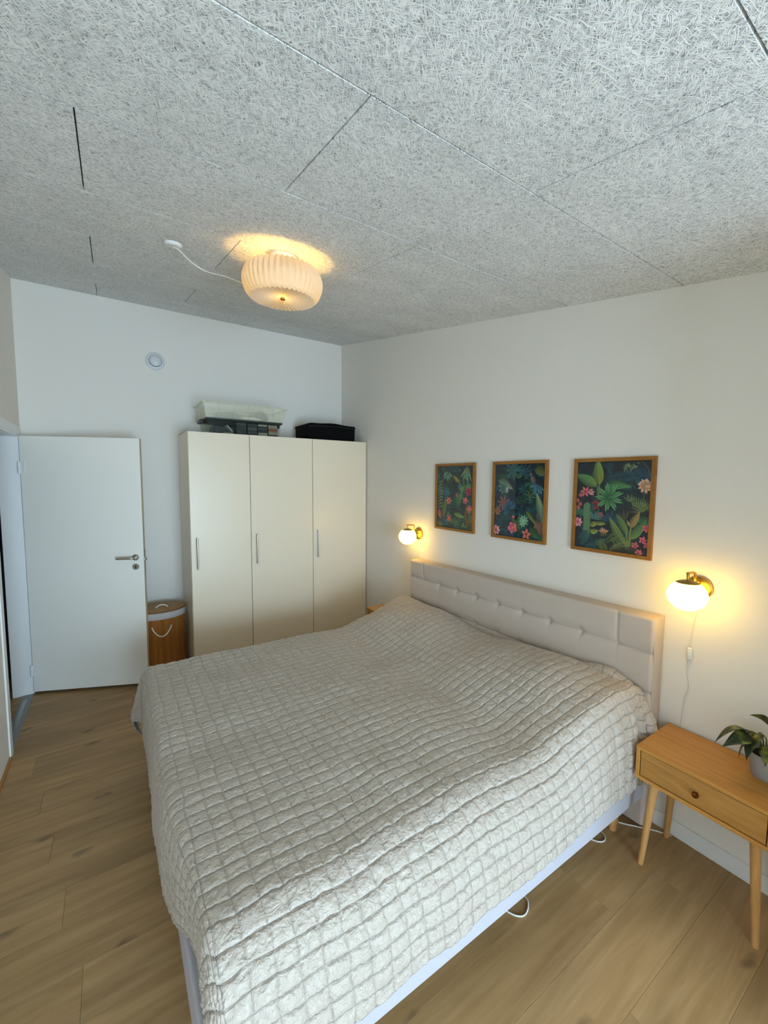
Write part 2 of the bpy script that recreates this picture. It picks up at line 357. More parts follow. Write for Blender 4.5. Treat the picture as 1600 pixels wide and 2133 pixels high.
def grid_mesh(name, P, smooth=True):
    """P: (ny,nx,3) array -> mesh of quads"""
    ny, nx = P.shape[:2]; me = bpy.data.meshes.new(name)
    idx = np.arange(ny * nx).reshape(ny, nx)
    q = np.stack([idx[:-1, :-1], idx[:-1, 1:], idx[1:, 1:], idx[1:, :-1]], -1).reshape(-1, 4)
    me.vertices.add(ny * nx); me.vertices.foreach_set('co', P.reshape(-1).astype(np.float32))
    me.loops.add(q.size); me.loops.foreach_set('vertex_index', q.reshape(-1).astype(np.int32))
    me.polygons.add(len(q)); me.polygons.foreach_set('loop_start', np.arange(0, q.size, 4, dtype=np.int32))
    me.polygons.foreach_set('loop_total', np.full(len(q), 4, np.int32))
    me.polygons.foreach_set('use_smooth', np.full(len(q), smooth)); me.update(calc_edges=True)
    return me

# ================================================================== the room
XL, XR, YF, YB = -0.600, 2.26, WIN['y'], 4.348
SL = math.tan(R(10.198)); Z0 = 2.4916
def zc(y): return Z0 + SL * y
TH = .12
DY0, DY1, DZ = 3.355, 4.235, 2.075          # door opening in the left wall
def struct(name, mb, mats, parent=None, **k):
    o = mb.build(name, mats, parent, **k)
    if parent is None: o['kind'] = 'structure'
    return o
struct('wall_back', MB().box(XL - TH, XR + TH, YB, YB + TH, -.05, 3.45), M['wall'])
struct('wall_right', MB().box(XR, XR + TH, YF - TH, YB, -.05, 3.45), M['wall'])
struct('wall_added_shade', MB().box(1.62, XR, YF, -.05, -.05, 3.0), M['wall'])  # added out of view to keep window light off the near right wall
b = MB(); b.box(XL - TH, XL, YF - TH, DY0, -.05, 3.45); b.box(XL - TH, XL, DY1, YB, -.05, 3.45); b.box(XL - TH, XL, DY0, DY1, DZ, 3.45)
struct('wall_left', b, M['wall'])
b = MB(); W_ = WIN
b.box(XL, W_['x0'], YF - TH, YF, -.05, 3.0); b.box(W_['x1'], XR, YF - TH, YF, -.05, 3.0)
b.box(W_['x0'], W_['x1'], YF - TH, YF, -.05, W_['z0']); b.box(W_['x0'], W_['x1'], YF - TH, YF, W_['z1'], 3.0)
struct('wall_front', b, M['wall'])
wn = MB(); f_ = .05
for (a0, a1, c0, c1) in [(W_['x0'], W_['x0'] + f_, W_['z0'], W_['z1']), (W_['x1'] - f_, W_['x1'], W_['z0'], W_['z1']), (W_['x0'], W_['x1'], W_['z0'], W_['z0'] + f_), (W_['x0'], W_['x1'], W_['z1'] - f_, W_['z1'])]:
    wn.box(a0, a1, YF - .09, YF - .03, c0, c1)
win = struct('window_1', wn, M['white'])
MB().box(W_['x0'] + f_, W_['x1'] - f_, YF - .065, YF - .06, W_['z0'] + f_, W_['z1'] - f_).build('window_pane', M['wglass'], win)

# floor : sub-floor + planks
flo = struct('floor', MB().box(XL - 1.6, XR + TH, YF - TH, YB + 1.2, -.06, -.012), M['subfloor'])
random.seed(4)
PWD, PLN = .19, 1.28
plank_cache = {}
k0 = int(math.floor((YF - .76) / PWD)); k = k0
while .76 + k * PWD < YB + 0.6:
    y0 = .76 + k * PWD; y1 = min(y0 + PWD, YB + .6); y0 = max(y0, YF)
    in_hall = y0 >= YB - .001
    xs0 = XL - TH - 1.3 if y0 > 3.2 else XL
    xs1 = XR if not in_hall else XL - TH
    off = (k * .47 * PLN) % PLN if k != 1 else 1.626 % PLN
    x = xs0 - PLN + ((1.626 - xs0) % PLN if k == 0 else (off - xs0) % PLN)
    while x < xs1:
        a, c = max(x, xs0), min(x + PLN, xs1)
        if c - a > .02:
            g = .0003
            key = (round(c - a, 3), round(y1 - y0, 3))
            if key not in plank_cache:
                L_, W2 = (c - a) / 2 - g, (y1 - y0) / 2 - g; bv = .0007
                mb = MB(); vs = [(-L_, -W2, -.011), (L_, -W2, -.011), (L_, W2, -.011), (-L_, W2, -.011), (-L_, -W2, -bv), (L_, -W2, -bv), (L_, W2, -bv), (-L_, W2, -bv),
                                 (-L_ + bv, -W2 + bv, 0), (L_ - bv, -W2 + bv, 0), (L_ - bv, W2 - bv, 0), (-L_ + bv, W2 - bv, 0)]
                fs = [(0, 1, 5, 4), (1, 2, 6, 5), (2, 3, 7, 6), (3, 0, 4, 7), (4, 5, 9, 8), (5, 6, 10, 9), (6, 7, 11, 10), (7, 4, 8, 11), (8, 9, 10, 11), (3, 2, 1, 0)]
                me = mb.add(vs, fs).mesh('floor_plank'); me.materials.append(M['floor']); plank_cache[key] = me
            o = bpy.data.objects.new('floor_plank', plank_cache[key]); col.objects.link(o); o.parent = flo; o.location = ((a + c) / 2, (y0 + y1) / 2, 0)
        x += PLN
    k += 1

# ceiling : sloping deck + wood-wool panels
cs, sn = math.cos(R(10.198)), math.sin(R(10.198))
def slab(mb, x0, x1, y0, y1, lo, hi, bev=0.0, mi=0):
    """box following the ceiling slope; lo/hi offsets along the normal (down = negative)"""
    def P(x, y, d): return (x, y - sn * d, zc(y) + cs * d)
    vs = [P(x, y, d) for d in (lo, hi) for y in (y0, y1) for x in (x0, x1)]
    if bev:
        vs = [P(x, y, lo) for x, y in ((x0 + bev, y0 + bev), (x1 - bev, y0 + bev), (x0 + bev, y1 - bev), (x1 - bev, y1 - bev))] + \
             [P(x, y, lo + bev) for x, y in ((x0, y0), (x1, y0), (x0, y1), (x1, y1))] + [P(x, y, hi) for x, y in ((x0, y0), (x1, y0), (x0, y1), (x1, y1))]
        fs = [(0, 2, 3, 1), (8, 9, 11, 10), (0, 1, 5, 4), (2, 6, 7, 3), (0, 4, 6, 2), (1, 3, 7, 5), (4, 5, 9, 8), (6, 10, 11, 7), (4, 8, 10, 6), (5, 7, 11, 9)]
        return mb.add(vs, fs, mi)
    return mb.add(vs, [(0, 2, 3, 1), (4, 5, 7, 6), (0, 1, 5, 4), (2, 6, 7, 3), (0, 4, 6, 2), (1, 3, 7, 5)], mi)
cei = struct('ceiling', slab(MB(), XL - TH, XR + TH, YF - TH, YB + TH, .018, .10), M['ceil_back'])
C0, RY0, CP, RP = 1.146, .8988, .5985, .6 * cs
random.seed(11)
for j in range(-7, 7):
    ya, yb = max(RY0 + j * RP, YF), min(RY0 + (j + 1) * RP, YB)
    if yb - ya < .01: continue
    par = 0 if (j % 2) else 1
    i = -5 + (0 if (-5 % 2 == par) else 1)
    while C0 + i * CP < XR:
        xa, xb = max(C0 + i * CP, XL), min(C0 + (i + 2) * CP, XR)
        if xb - xa > .01:
            g = .0022; drop = random.uniform(-.0004, .0004); gy = .0025
            mb = slab(MB(), xa + (g if xa > XL else 0), xb - (g if xb < XR else 0), ya + gy, yb - (gy if yb < YB else 0), drop, .0175, .0004)
            mb.build('ceiling_panel', M['ceil'], cei)
        i += 2

# baseboards
bb = MB().box(XR - .014, XR, YF, YB, 0, .078); struct('baseboard_right', bb, M['white'], bevel=.003)
struct('baseboard_back', MB().box(XL, XR - .014, YB - .014, YB, 0, .078), M['white'], bevel=.003)
struct('baseboard_left', MB().box(XL, XL + .014, YF, DY0 - .06, 0, .016), M['oakd'], bevel=.003)

# ------------------------------------------------------------------ door
door = empty('door_1', (-.595, 4.20, 0), kind='structure')
fr = MB()
fr.box(XL - TH - .005, XL + .004, DY0, DY0 + .02, 0, DZ); fr.box(XL - TH - .005, XL + .004, DY1 - .02, DY1, 0, DZ); fr.box(XL - TH - .005, XL + .004, DY0, DY1, DZ - .02, DZ)
fr.build('door_frame', M['white'], door, bevel=.002)
for (y0, y1, z0, z1) in [(DY0 - .06, DY0 + .005, 0, DZ + .06), (DY1 - .005, DY1 + .06, 0, DZ + .06), (DY0 + .005, DY1 - .005, DZ - .005, DZ + .06)]:
    MB().box(XL, XL + .010, y0, y1, z0, z1).build('door_casing', M['white'], door, bevel=.003)
hx, hy = -.592, 4.205; ang = math.atan2(3.874 - 4.204, .190 + .611)
Md = Matrix.Translation((hx, hy, 0)) @ Matrix.Rotation(ang, 4, 'Z')     # local x along the leaf, -y faces the camera
LW = .845
lf = MB().box(0, LW, 0, .040, .022, 2.062, mat=Md); leaf = lf.build('door_leaf', M['door'], door, bevel=.0015)
MB().box(LW, LW + .0008, .002, .038, .024, 2.06, mat=Md).build('edge_band', M['edge'], leaf)
def dpt(x, y, z): return tuple(Md @ Vector((x, y, z)))
hb = MB(); hb.lathe([(.026, 0), (.026, .006), (.024, .009), (.0, .009)], 28, origin=dpt(LW - .06, 0, 1.095), axis=Md.to_3x3() @ Vector((0, -1, 0)), closed_ends=False)
hb.tube([dpt(LW - .06, -.005, 1.095), dpt(LW - .06, -.03, 1.095), dpt(LW - .062, -.043, 1.095), dpt(LW - .07, -.050, 1.095), dpt(LW - .085, -.052, 1.095), dpt(LW - .185, -.052, 1.095)], .0095, 14)
hb.build('door_handle', M['steel'], leaf, smooth='auto')
eb = MB(); eb.lathe([(.026, 0), (.026, .005), (.024, .008), (.0, .008)], 28, origin=dpt(LW - .06, 0, 1.018), axis=Md.to_3x3() @ Vector((0, -1, 0)), closed_ends=False)
esc = eb.build('keyhole_plate', M['steel'], leaf, smooth='auto')
kb = MB(); kb.lathe([(.0055, 0), (.0055, .0015), (0, .0015)], 14, origin=dpt(LW - .06, -.008, 1.021), axis=Md.to_3x3() @ Vector((0, -1, 0)), closed_ends=False)
kb.box(LW - .063, LW - .057, -.0092, -.008, 1.004, 1.02, mat=Md); kb.build('keyhole', M['dark'], leaf)
lb = MB().box(LW + .0008, LW + .004, .008, .030, .96, 1.16, mat=Md); lb.box(LW + .004, LW + .016, .012, .026, 1.068, 1.085, mat=Md)
lb.build('latch_plate', M['steel'], leaf)
for z in (1.82, .20):
    h = MB(); h.tube([dpt(-.004, -.008, z - .045), dpt(-.004, -.008, z + .045)], .009, 12); h.box(0, .03, -.003, .001, z - .045, z + .045, mat=Md)
    h.build('hinge', M['wplast'], leaf, smooth='auto')
th = MB().box(-.665, -.595, DY0 + .02, DY1 - .02, 0, .006)
tro = struct('trim_1', th, M['threshold'], bevel=.002)
MB().box(-.648, -.622, DY0 + .02, DY1 - .12, .006, .009).build('metal_strip', M['alu'], tro, bevel=.001)

# hall beyond the door
hall = MB(); hx0 = XL - TH - 1.3
hall.box(hx0 - .1, hx0, 2.9, YB + .7, -.05, 2.7); hall.box(hx0, XL - TH, YB + .6, YB + .7, -.05, 2.7); hall.box(hx0, XL - TH, 2.9, 3.0, -.05, 2.7); hall.box(XL - TH, XL, YB + TH, YB + .7, -.05, 2.7)
struct('wall_hall', hall, M['wall'])
struct('ceiling_hall', MB().box(hx0 - .1, XL - TH, 2.9, YB + .7, 2.6, 2.7), M['wall'])
hc = empty('hall_panel', (-.95, YB + .4, 0), 'dark navy cabinet seen as a narrow strip through the open doorway', 'panel')  # dark navy boxes filling the narrow strip beyond the doorway
MB().box(-1.6, XL - TH - .02, YB + .30, YB + .59, .0, 1.90).build('panel_body', M['navy'], hc, bevel=.003)
MB().box(-1.15, XL - TH - .025, YB + .282, YB + .30, .06, 1.88).build('panel_front', M['navy'], hc, bevel=.002)
MB().box(-1.595, -1.155, YB + .282, YB + .30, .06, 1.88).build('panel_front', M['navy'], hc, bevel=.002)

# ------------------------------------------------------------------ wardrobe
wx = [.531, 1.036, 1.641, 2.252]; WF = 3.77; WT = 2.136
wd = empty('wardrobe', ((wx[0] + wx[3]) / 2, 4.05, 0), 'tall cream three door wardrobe in the corner beside the bed', 'wardrobe')
body = MB(); body.box(wx[0], wx[0] + .018, WF + .02, YB - .016, 0, WT); body.box(wx[3] - .018, wx[3], WF + .02, YB - .016, 0, WT)
for x in wx[1:3]: body.box(x - .016, x + .016, WF + .02, YB - .02, .06, WT - .018)
body.box(wx[0] + .018, wx[3] - .018, WF + .02, YB - .016, WT - .018, WT); body.box(wx[0] + .018, wx[3] - .018, WF + .02, YB - .016, .06, .078)
body.box(wx[0] + .018, wx[3] - .018, WF + .05, WF + .066, 0, .06); body.box(wx[0] + .018, wx[3] - .018, YB - .02, YB - .016, .06, WT)
body.build('carcass', M['wardrobe'], wd, bevel=.001)
for i in range(3):
    d = MB().box(wx[i] + .0026, wx[i + 1] - .0026, WF, WF + .019, .07, WT - .002).build('door', M['wardrobe'], wd, bevel=.0012)
    xh = wx[i] + .048; h = MB(); z0, z1 = .968, 1.240
    pts = [(xh, WF, z0 + .01), (xh, WF - .018, z0 + .01), (xh, WF - .026, z0 + .016)]
    h.tube([(xh, WF, z0 + .012), (xh, WF - .026, z0 + .012)], .0045, 10); h.tube([(xh, WF, z1 - .012), (xh, WF - .026, z1 - .012)], .0045, 10)
    h.tube([(xh, WF - .028, z0), (xh, WF - .028, z1)], .0068, 12)
    h.build('handle', M['steel'], d, smooth='auto').matrix_parent_inverse = Matrix.Identity(4)

# ------------------------------------------------------------------ storage boxes on the wardrobe
def open_box(mb, x0, x1, y0, y1, z0, z1, t=.003, flare=.012, rim=.014):
    """tub with slanted sides, floor and an outward rim"""
    a = [(x0 + flare, y0 + flare), (x1 - flare, y0 + flare), (x1 - flare, y1 - flare), (x0 + flare, y1 - flare)]
    c = [(x0, y0), (x1, y0), (x1, y1), (x0, y1)]
    vs = [(x, y, z0) for x, y in a] + [(x, y, z1) for x, y in c] + [(x + (t if x < (x0 + x1) / 2 else -t), y + (t if y < (y0 + y1) / 2 else -t), z0 + t) for x, y in a] + [(x + (t if x < (x0 + x1) / 2 else -t), y + (t if y < (y0 + y1) / 2 else -t), z1) for x, y in c]
    fs = [(3, 2, 1, 0), (8, 9, 10, 11)]
    for k in range(4):
        n = (k + 1) % 4; fs += [(k, n, 4 + n, 4 + k), (8 + n, 8 + k, 12 + k, 12 + n), (4 + k, 4 + n, 12 + n, 12 + k)]
    mb.add(vs, fs)
    for (p, q, r_, s_) in [(x0 - rim, x1 + rim, y0 - rim, y0), (x0 - rim, x1 + rim, y1, y1 + rim), (x0 - rim, x0, y0, y1), (x1, x1 + rim, y0, y1)]:
        mb.box(p, q, r_, s_, z1 - .010, z1)
    return mb
ybx0, ybx1 = 3.87, 4.24
lo = empty('storage_box', (1.03, 4.05, WT), 'lower smoky plastic storage box with dark rim, full of disc cases, on the wardrobe', 'box')
open_box(MB(), .705, 1.36, ybx0, ybx1, WT + .001, WT + .122, rim=.008).build('tub', M['clearlow'], lo, bevel=.002)
ld = MB().box(.69, 1.375, ybx0 - .013, ybx1 + .013, WT + .123, WT + .137); ld.box(.665, .69, 3.98, 4.12, WT + .10, WT + .135); ld.box(1.375, 1.39, 3.98, 4.12, WT + .10, WT + .135)
ld.build('lid', M['blackp'], lo, bevel=.004)
up = empty('storage_box', (1.03, 4.05, WT + .137), 'upper translucent open plastic tub, on top of the dark-rimmed box on the wardrobe', 'box')
ub = open_box(MB(), .672, 1.404, ybx0 - .02, ybx1, WT + .138, WT + .272, flare=.022, rim=.018); ub.build('tub', M['clear'], up, bevel=.003)
for x in (.80, .93, 1.06, 1.18, 1.29):
    r_ = MB().box(x - .004, x + .004, ybx0 - .0265 + .012, ybx0 - .010, WT + .15, WT + .262); r_.build('rib', M['clear'], up, bevel=.001)
# contents (rest in the tubs)
random.seed(3)
cases = [(1.335 - .11, k, 'w' if k in (5,) else ('r' if k in (2, 3) else 'l')) for k in range(6)]
cm = dict(k=simple('case_black', '#0d0f0f', .35), g=simple('case_grey', '#3b4442', .4), w=simple('case_pale', '#a9a793', .5), r=simple('case_red', '#8a4a30', .5), l=simple('case_tan', '#9c8f77', .5))
ncase = 0
def case(x, z, c, w=.085, h=.0145, rot=0.):
    global ncase
    mb = MB(); Mx = Matrix.Translation((x, 3.935, z)) @ Matrix.Rotation(rot, 4, 'Y')
    mb.box(-w / 2, w / 2, -.045, .045, 0, h, mat=Mx)
    o = mb.build('disc_case', cm[c], bevel=.001)
    return o
lab = {'k': 'black', 'g': 'dark grey', 'w': 'pale', 'r': 'red', 'l': 'tan'}
stacks = [(1.292, 'kllrrllk'.replace('kl', 'kl')[:7]), (1.195, 'wwkkgkw'), (1.098, 'kgkggkk'), (1.000, 'kkkkkkg')]
ORD = ['lowest', 'second from bottom', 'third from bottom', 'middle one', 'third from top', 'second from top', 'topmost']
STN = ['rightmost stack', 'second stack from right', 'third stack from right', 'fourth stack from right']
for q_, (x, seq) in enumerate(stacks):
    for n, c in enumerate(seq):
        o = case(x + random.uniform(-.002, .002), WT + .006 + n * .0152, c)
        tag(o, '%s disc case, %s, %s in the lower storage box' % (lab[c], ORD[n], STN[q_]), 'case', 'disc cases stacked in the lower storage box')
o = case(.885, WT + .006, 'w', w=.09); tag(o, 'pale disc case lying flat at the left of the smoky lower storage box', 'case')
o = case(.893, WT + .024, 'w', w=.075, h=.010, rot=R(48)); o.location.z = .030; tag(o, 'pale disc case leaning at a slant in the smoky lower storage box', 'case')
bg_ = MB(); bg_.box(.78, 1.33, 4.0, 4.2, WT + .006, WT + .10); tag(bg_.build('folded_fabric', cm['k'], bevel=.02, seg=4), 'black folded fabric filling the back of the lower storage box', 'fabric')
def lump(name, cx, cy, cz, rx, ry, rz, mat, seed, label, cat):
    mb = MB(); rs = random.Random(seed); n, mm = 20, 10; ph = [rs.uniform(0, 6) for _ in range(6)]
    prof = []
    vs = []
    for i in range(mm + 1):
        t = math.pi * i / mm
        for k in range(n):
            a = 2 * math.pi * k / n; w = 1 + .12 * math.sin(3 * a + ph[0] + 2 * t) + .08 * math.sin(5 * a + ph[1] - 3 * t)
            vs.append((cx + rx * w * math.sin(t) * math.cos(a), cy + ry * w * math.sin(t) * math.sin(a), cz + rz * (math.cos(t)) * (1 + .1 * math.sin(4 * a + ph[2]))))
    fs = [(i * n + k, i * n + (k + 1) % n, (i + 1) * n + (k + 1) % n, (i + 1) * n + k) for i in range(mm) for k in range(n)]
    o = mb.add(vs, fs).build(name, mat, smooth=True); return tag(o, label, cat)
lump('cable_bundle', .92, 4.02, WT + .182, .15, .085, .034, simple('cable_teal', '#3d5653', .5), 2, 'dark green bundle lying in the left of the upper tub', 'bundle')
lump('folded_bag', 1.21, 4.04, WT + .20, .085, .09, .050, simple('bag_slate', '#3c4750', .4), 5, 'slate coloured folded bag in the middle of the upper tub', 'bag')
lump('paper_bag', 1.10, 3.905, WT + .158, .09, .022, .014, simple('glossy_paper', '#d8d2b8', .25), 9, 'small glossy pale paper bag at the front of the upper tub', 'bag')
# black box bag
bgx = empty('storage_bag', (1.9, 4.03, WT), 'black fabric storage case, lying on the right end of the wardrobe', 'case')
x0, x1, y0, y1 = 1.645, 2.168, 3.87, 4.22
n = 24; P = []
mb = MB()
vs = []
for lvl, (ins, z) in enumerate([(.012, 0.001), (.003, .012), (0, .06), (.0, .128), (.0, .14)]):
    for k in range(4 * n):
        s_, u = divmod(k, n); u /= n
        cx_, cy_ = [(x0 + (x1 - x0) * u, y0), (x1, y0 + (y1 - y0) * u), (x1 - (x1 - x0) * u, y1), (x0, y1 - (y1 - y0) * u)][s_]
        dx = (cx_ - (x0 + x1) / 2); dy = (cy_ - (y0 + y1) / 2)
        vs.append((cx_ - dx * ins * 4, cy_ - dy * ins * 4, WT + z + (.012 * math.sin(math.pi * (cx_ - x0) / (x1 - x0)) if lvl >= 3 else 0) + .004 * math.sin(cx_ * 31) * (lvl >= 3)))
fs = [(i * 4 * n + k, i * 4 * n + (k + 1) % (4 * n), (i + 1) * 4 * n + (k + 1) % (4 * n), (i + 1) * 4 * n + k) for i in range(4) for k in range(4 * n)]
fs.append(tuple(reversed(range(4 * n))))
mb.add(vs, fs); mb.build('case_body', M['black'], bgx, smooth='auto')
lidv = []
for lvl, (sc_, dz) in enumerate([(1.02, .135), (1.022, .150), (.97, .162), (.8, .168), (.4, .172), (.02, .174)]):
    for k in range(4 * n):
        s_, u = divmod(k, n); u /= n
        cx_, cy_ = [(x0 + (x1 - x0) * u, y0), (x1, y0 + (y1 - y0) * u), (x1 - (x1 - x0) * u, y1), (x0, y1 - (y1 - y0) * u)][s_]
        X = (x0 + x1) / 2 + (cx_ - (x0 + x1) / 2) * sc_; Y = (y0 + y1) / 2 + (cy_ - (y0 + y1) / 2) * sc_
        lidv.append((X, Y, WT + dz + .014 * math.sin(math.pi * min(1, max(0, (X - x0) / (x1 - x0)))) * .9 + .003 * math.sin(X * 23 + 1)))
fs = [(i * 4 * n + k, i * 4 * n + (k + 1) % (4 * n), (i + 1) * 4 * n + (k + 1) % (4 * n), (i + 1) * 4 * n + k) for i in range(5) for k in range(4 * n)] + [tuple(reversed(range(4 * n)))]
MB().add(lidv, fs).build('case_lid', M['black'], bgx, smooth='auto')
MB().tube([(x0 + .001 + (x1 - x0) * t / 20, y0 - .002, WT + .136 + .011 * math.sin(math.pi * t / 20)) for t in range(21)], .004, 8).build('zip', M['blackp'], bgx, smooth=True)

# ------------------------------------------------------------------ wall vent
vt = empty('wall_vent', (.363, YB, 2.80), 'round white ventilation valve high on the back wall', 'vent')
MB().lathe([(.078, 0), (.078, .006), (.070, .013), (.052, .016), (.050, .002)], 48, origin=(.363, YB, 2.80), axis=(0, -1, 0), closed_ends=False).build('rim', M['ventp'], vt, smooth='auto')
MB().lathe([(.050, 0), (.0, 0.001)], 32, origin=(.363, YB - .001, 2.80), axis=(0, -1, 0), closed_ends=False).build('recess', M['dark'], vt)
MB().lathe([(.010, 0), (.010, .012), (.047, .014), (.049, .02), (.044, .028), (.028, .034), (0, .036)], 40, origin=(.363, YB - .002, 2.80), axis=(0, -1, 0), closed_ends=False).build('valve_disc', M['ventp'], vt, smooth='auto')

# ------------------------------------------------------------------ laundry hamper
hp = empty('laundry_hamper', (.31, 4.05, 0), 'oval bamboo laundry hamper with grey liner band between the door and the wardrobe', 'hamper')
hcx, hcy, ha, hb_, hz = .305, 4.055, .205, .155, .60
def oval(mb, prof, n=72, mi=0, caps=False):
    vs = [(hcx + ha * s_ * math.cos(2 * math.pi * k / n), hcy + hb_ * s_ * math.sin(2 * math.pi * k / n), z) for s_, z in prof for k in range(n)]
    fs = [(i * n + k, i * n + (k + 1) % n, (i + 1) * n + (k + 1) % n, (i + 1) * n + k) for i in range(len(prof) - 1) for k in range(n)]
    if caps: fs += [tuple(reversed(range(n))), tuple((len(prof) - 1) * n + k for k in range(n))]
    return mb.add(vs, fs, mi)
n = 96; vs = []; fs = []          # body of narrow vertical strips (grooved)
for z in (0.002, hz - .012):
    for k in range(n * 3):
        a = 2 * math.pi * k / (n * 3); g = .985 if k % 3 == 0 else 1.0
        vs.append((hcx + ha * .96 * g * math.cos(a), hcy + hb_ * .96 * g * math.sin(a), z))
N3 = n * 3; fs = [(k, (k + 1) % N3, N3 + (k + 1) % N3, N3 + k) for k in range(N3)] + [tuple(reversed(range(N3)))]
MB().add(vs, fs).build('basket', M['bamboo'], hp)
oval(MB(), [(.975, hz - .062), (.985, hz - .060), (.99, hz - .012), (.96, hz - .004), (.9, hz - .004)]).build('liner_band', M['linen'], hp, smooth='auto')
lidh = oval(MB(), [(.90, hz - .004), (1.0, hz - .003), (1.012, hz + .004), (1.005, hz + .010), (.98, hz + .011)], caps=True).build('lid', M['bamboolid'], hp, smooth='auto')
oval(MB(), [(1.013, hz - .001), (1.018, hz + .001), (1.018, hz + .006), (1.008, hz + .0105)]).build('lid_edge', M['bambooedge'], lidh, smooth=True)
MB().tube(bez((hcx - .03, hcy - .02, hz + .010), (hcx - .02, hcy - .03, hz + .045), (hcx + .05, hcy - .04, hz + .045), (hcx + .06, hcy - .03, hz + .010), 14), .0048, 8).build('lid_rope', M['rope'], lidh, smooth=True)
def ov(a, s_=1.0): return (hcx + ha * s_ * math.cos(a), hcy + hb_ * s_ * math.sin(a))
pts = [];
for t in range(17):
    u = t / 16; a = R(-112 + 44 * u); x, y = ov(a, .975 + .03 * math.sin(math.pi * u)); pts.append((x, y, .478 - .085 * math.sin(math.pi * u) ** .8))
MB().tube(pts, .0052, 8).build('rope_handle', M['rope'], hp, smooth=True)

# ------------------------------------------------------------------ bed
BY0, BY1, BX0, BX1 = .895, 2.845, .13, 2.145
bed = empty('bed', ((BX0 + BX1) / 2, (BY0 + BY1) / 2, 0), 'double bed with a pale fabric base and tufted beige headboard', 'bed')
MB().box(BX0, BX1, BY0, BY1, .182, .345).build('bed_base', M['base'], bed, bevel=.012, seg=3)
MB().box(.21, 2.13, 1.03, 2.76, .346, .565).build('mattress', M['matt'], bed, bevel=.03, seg=4)
for (x, y) in [(.25, 1.0), (.25, 2.7), (2.04, .985), (2.04, 2.7), (1.15, 1.87)]:
    MB().lathe([(.022, 0), (.03, .16), (.032, .182)], 20, origin=(x, y, 0)).build('leg', M['oakz'], bed, smooth='auto')
# headboard : cushioned front with seams and tufts, flat sides
HX = 2.15; ny, nz = 330, 230
yy = np.linspace(BY0, BY1, ny); zz = np.linspace(.02, 1.0, nz)     # z is a fraction of the top height here
Yg, Zg = np.meshgrid(yy, zz); top = 1.083 - .035 * (Yg - BY0) / (BY1 - BY0); Zw = Zg * top
vs_ = [1.87 + .2 * k for k in (-4, -3, -2, -1, 0, 1, 2, 3, 4)]; hs_ = [.905, .705, .505, .305]
D = np.zeros_like(Yg)
for v in vs_:
    d = np.abs(Yg - v); full = .9 if abs(v - 1.87) > .75 else .05
    w = full + (.6 - full * .6) * np.exp(-((Zw - .905) / .03) ** 2)
    below = np.where(Zw < .905, .10 + .5 * np.exp(-((Zw - .905) / .03) ** 2), w)
    D += .006 * np.exp(-(d / .005) ** 2) * below + .006 * np.exp(-(d / .022) ** 2) * below * .6
for h in hs_:
    d = np.abs(Zw - h); D += .009 * np.exp(-(d / .005) ** 2) + .009 * np.exp(-(d / .03) ** 2)
    for v in vs_[1:-1]:
        D += .009 * np.exp(-((Yg - v) ** 2 + (Zw - h) ** 2) / .022 ** 2)
edge = np.minimum(np.minimum(Yg - BY0, BY1 - Yg), top - Zw); D += .012 * (1 - np.clip(edge / .014, 0, 1)) ** 2
P = np.stack([HX + D, Yg, Zw], -1)
me = grid_mesh('headboard', P); 
o = bpy.data.objects.new('headboard', me); me.materials.append(M['uphol']); col.objects.link(o); o.parent = bed
me.transform(Matrix.Translation(-bed.location))
hbs = MB()
y0, y1 = BY0, BY1; ta, tb = 1.083, 1.048; xb = XR - .003
hbs.add([(HX + .012, y0, .02), (xb, y0, .02), (xb, y0, ta), (HX + .012, y0, ta), (HX + .012, y1, .02), (xb, y1, .02), (xb, y1, tb), (HX + .012, y1, tb)],
        [(0, 1, 2, 3), (4, 7, 6, 5), (3, 2, 6, 7), (0, 4, 5, 1), (1, 5, 6, 2)])
hbs.build('headboard_side', M['uphol'], bed)

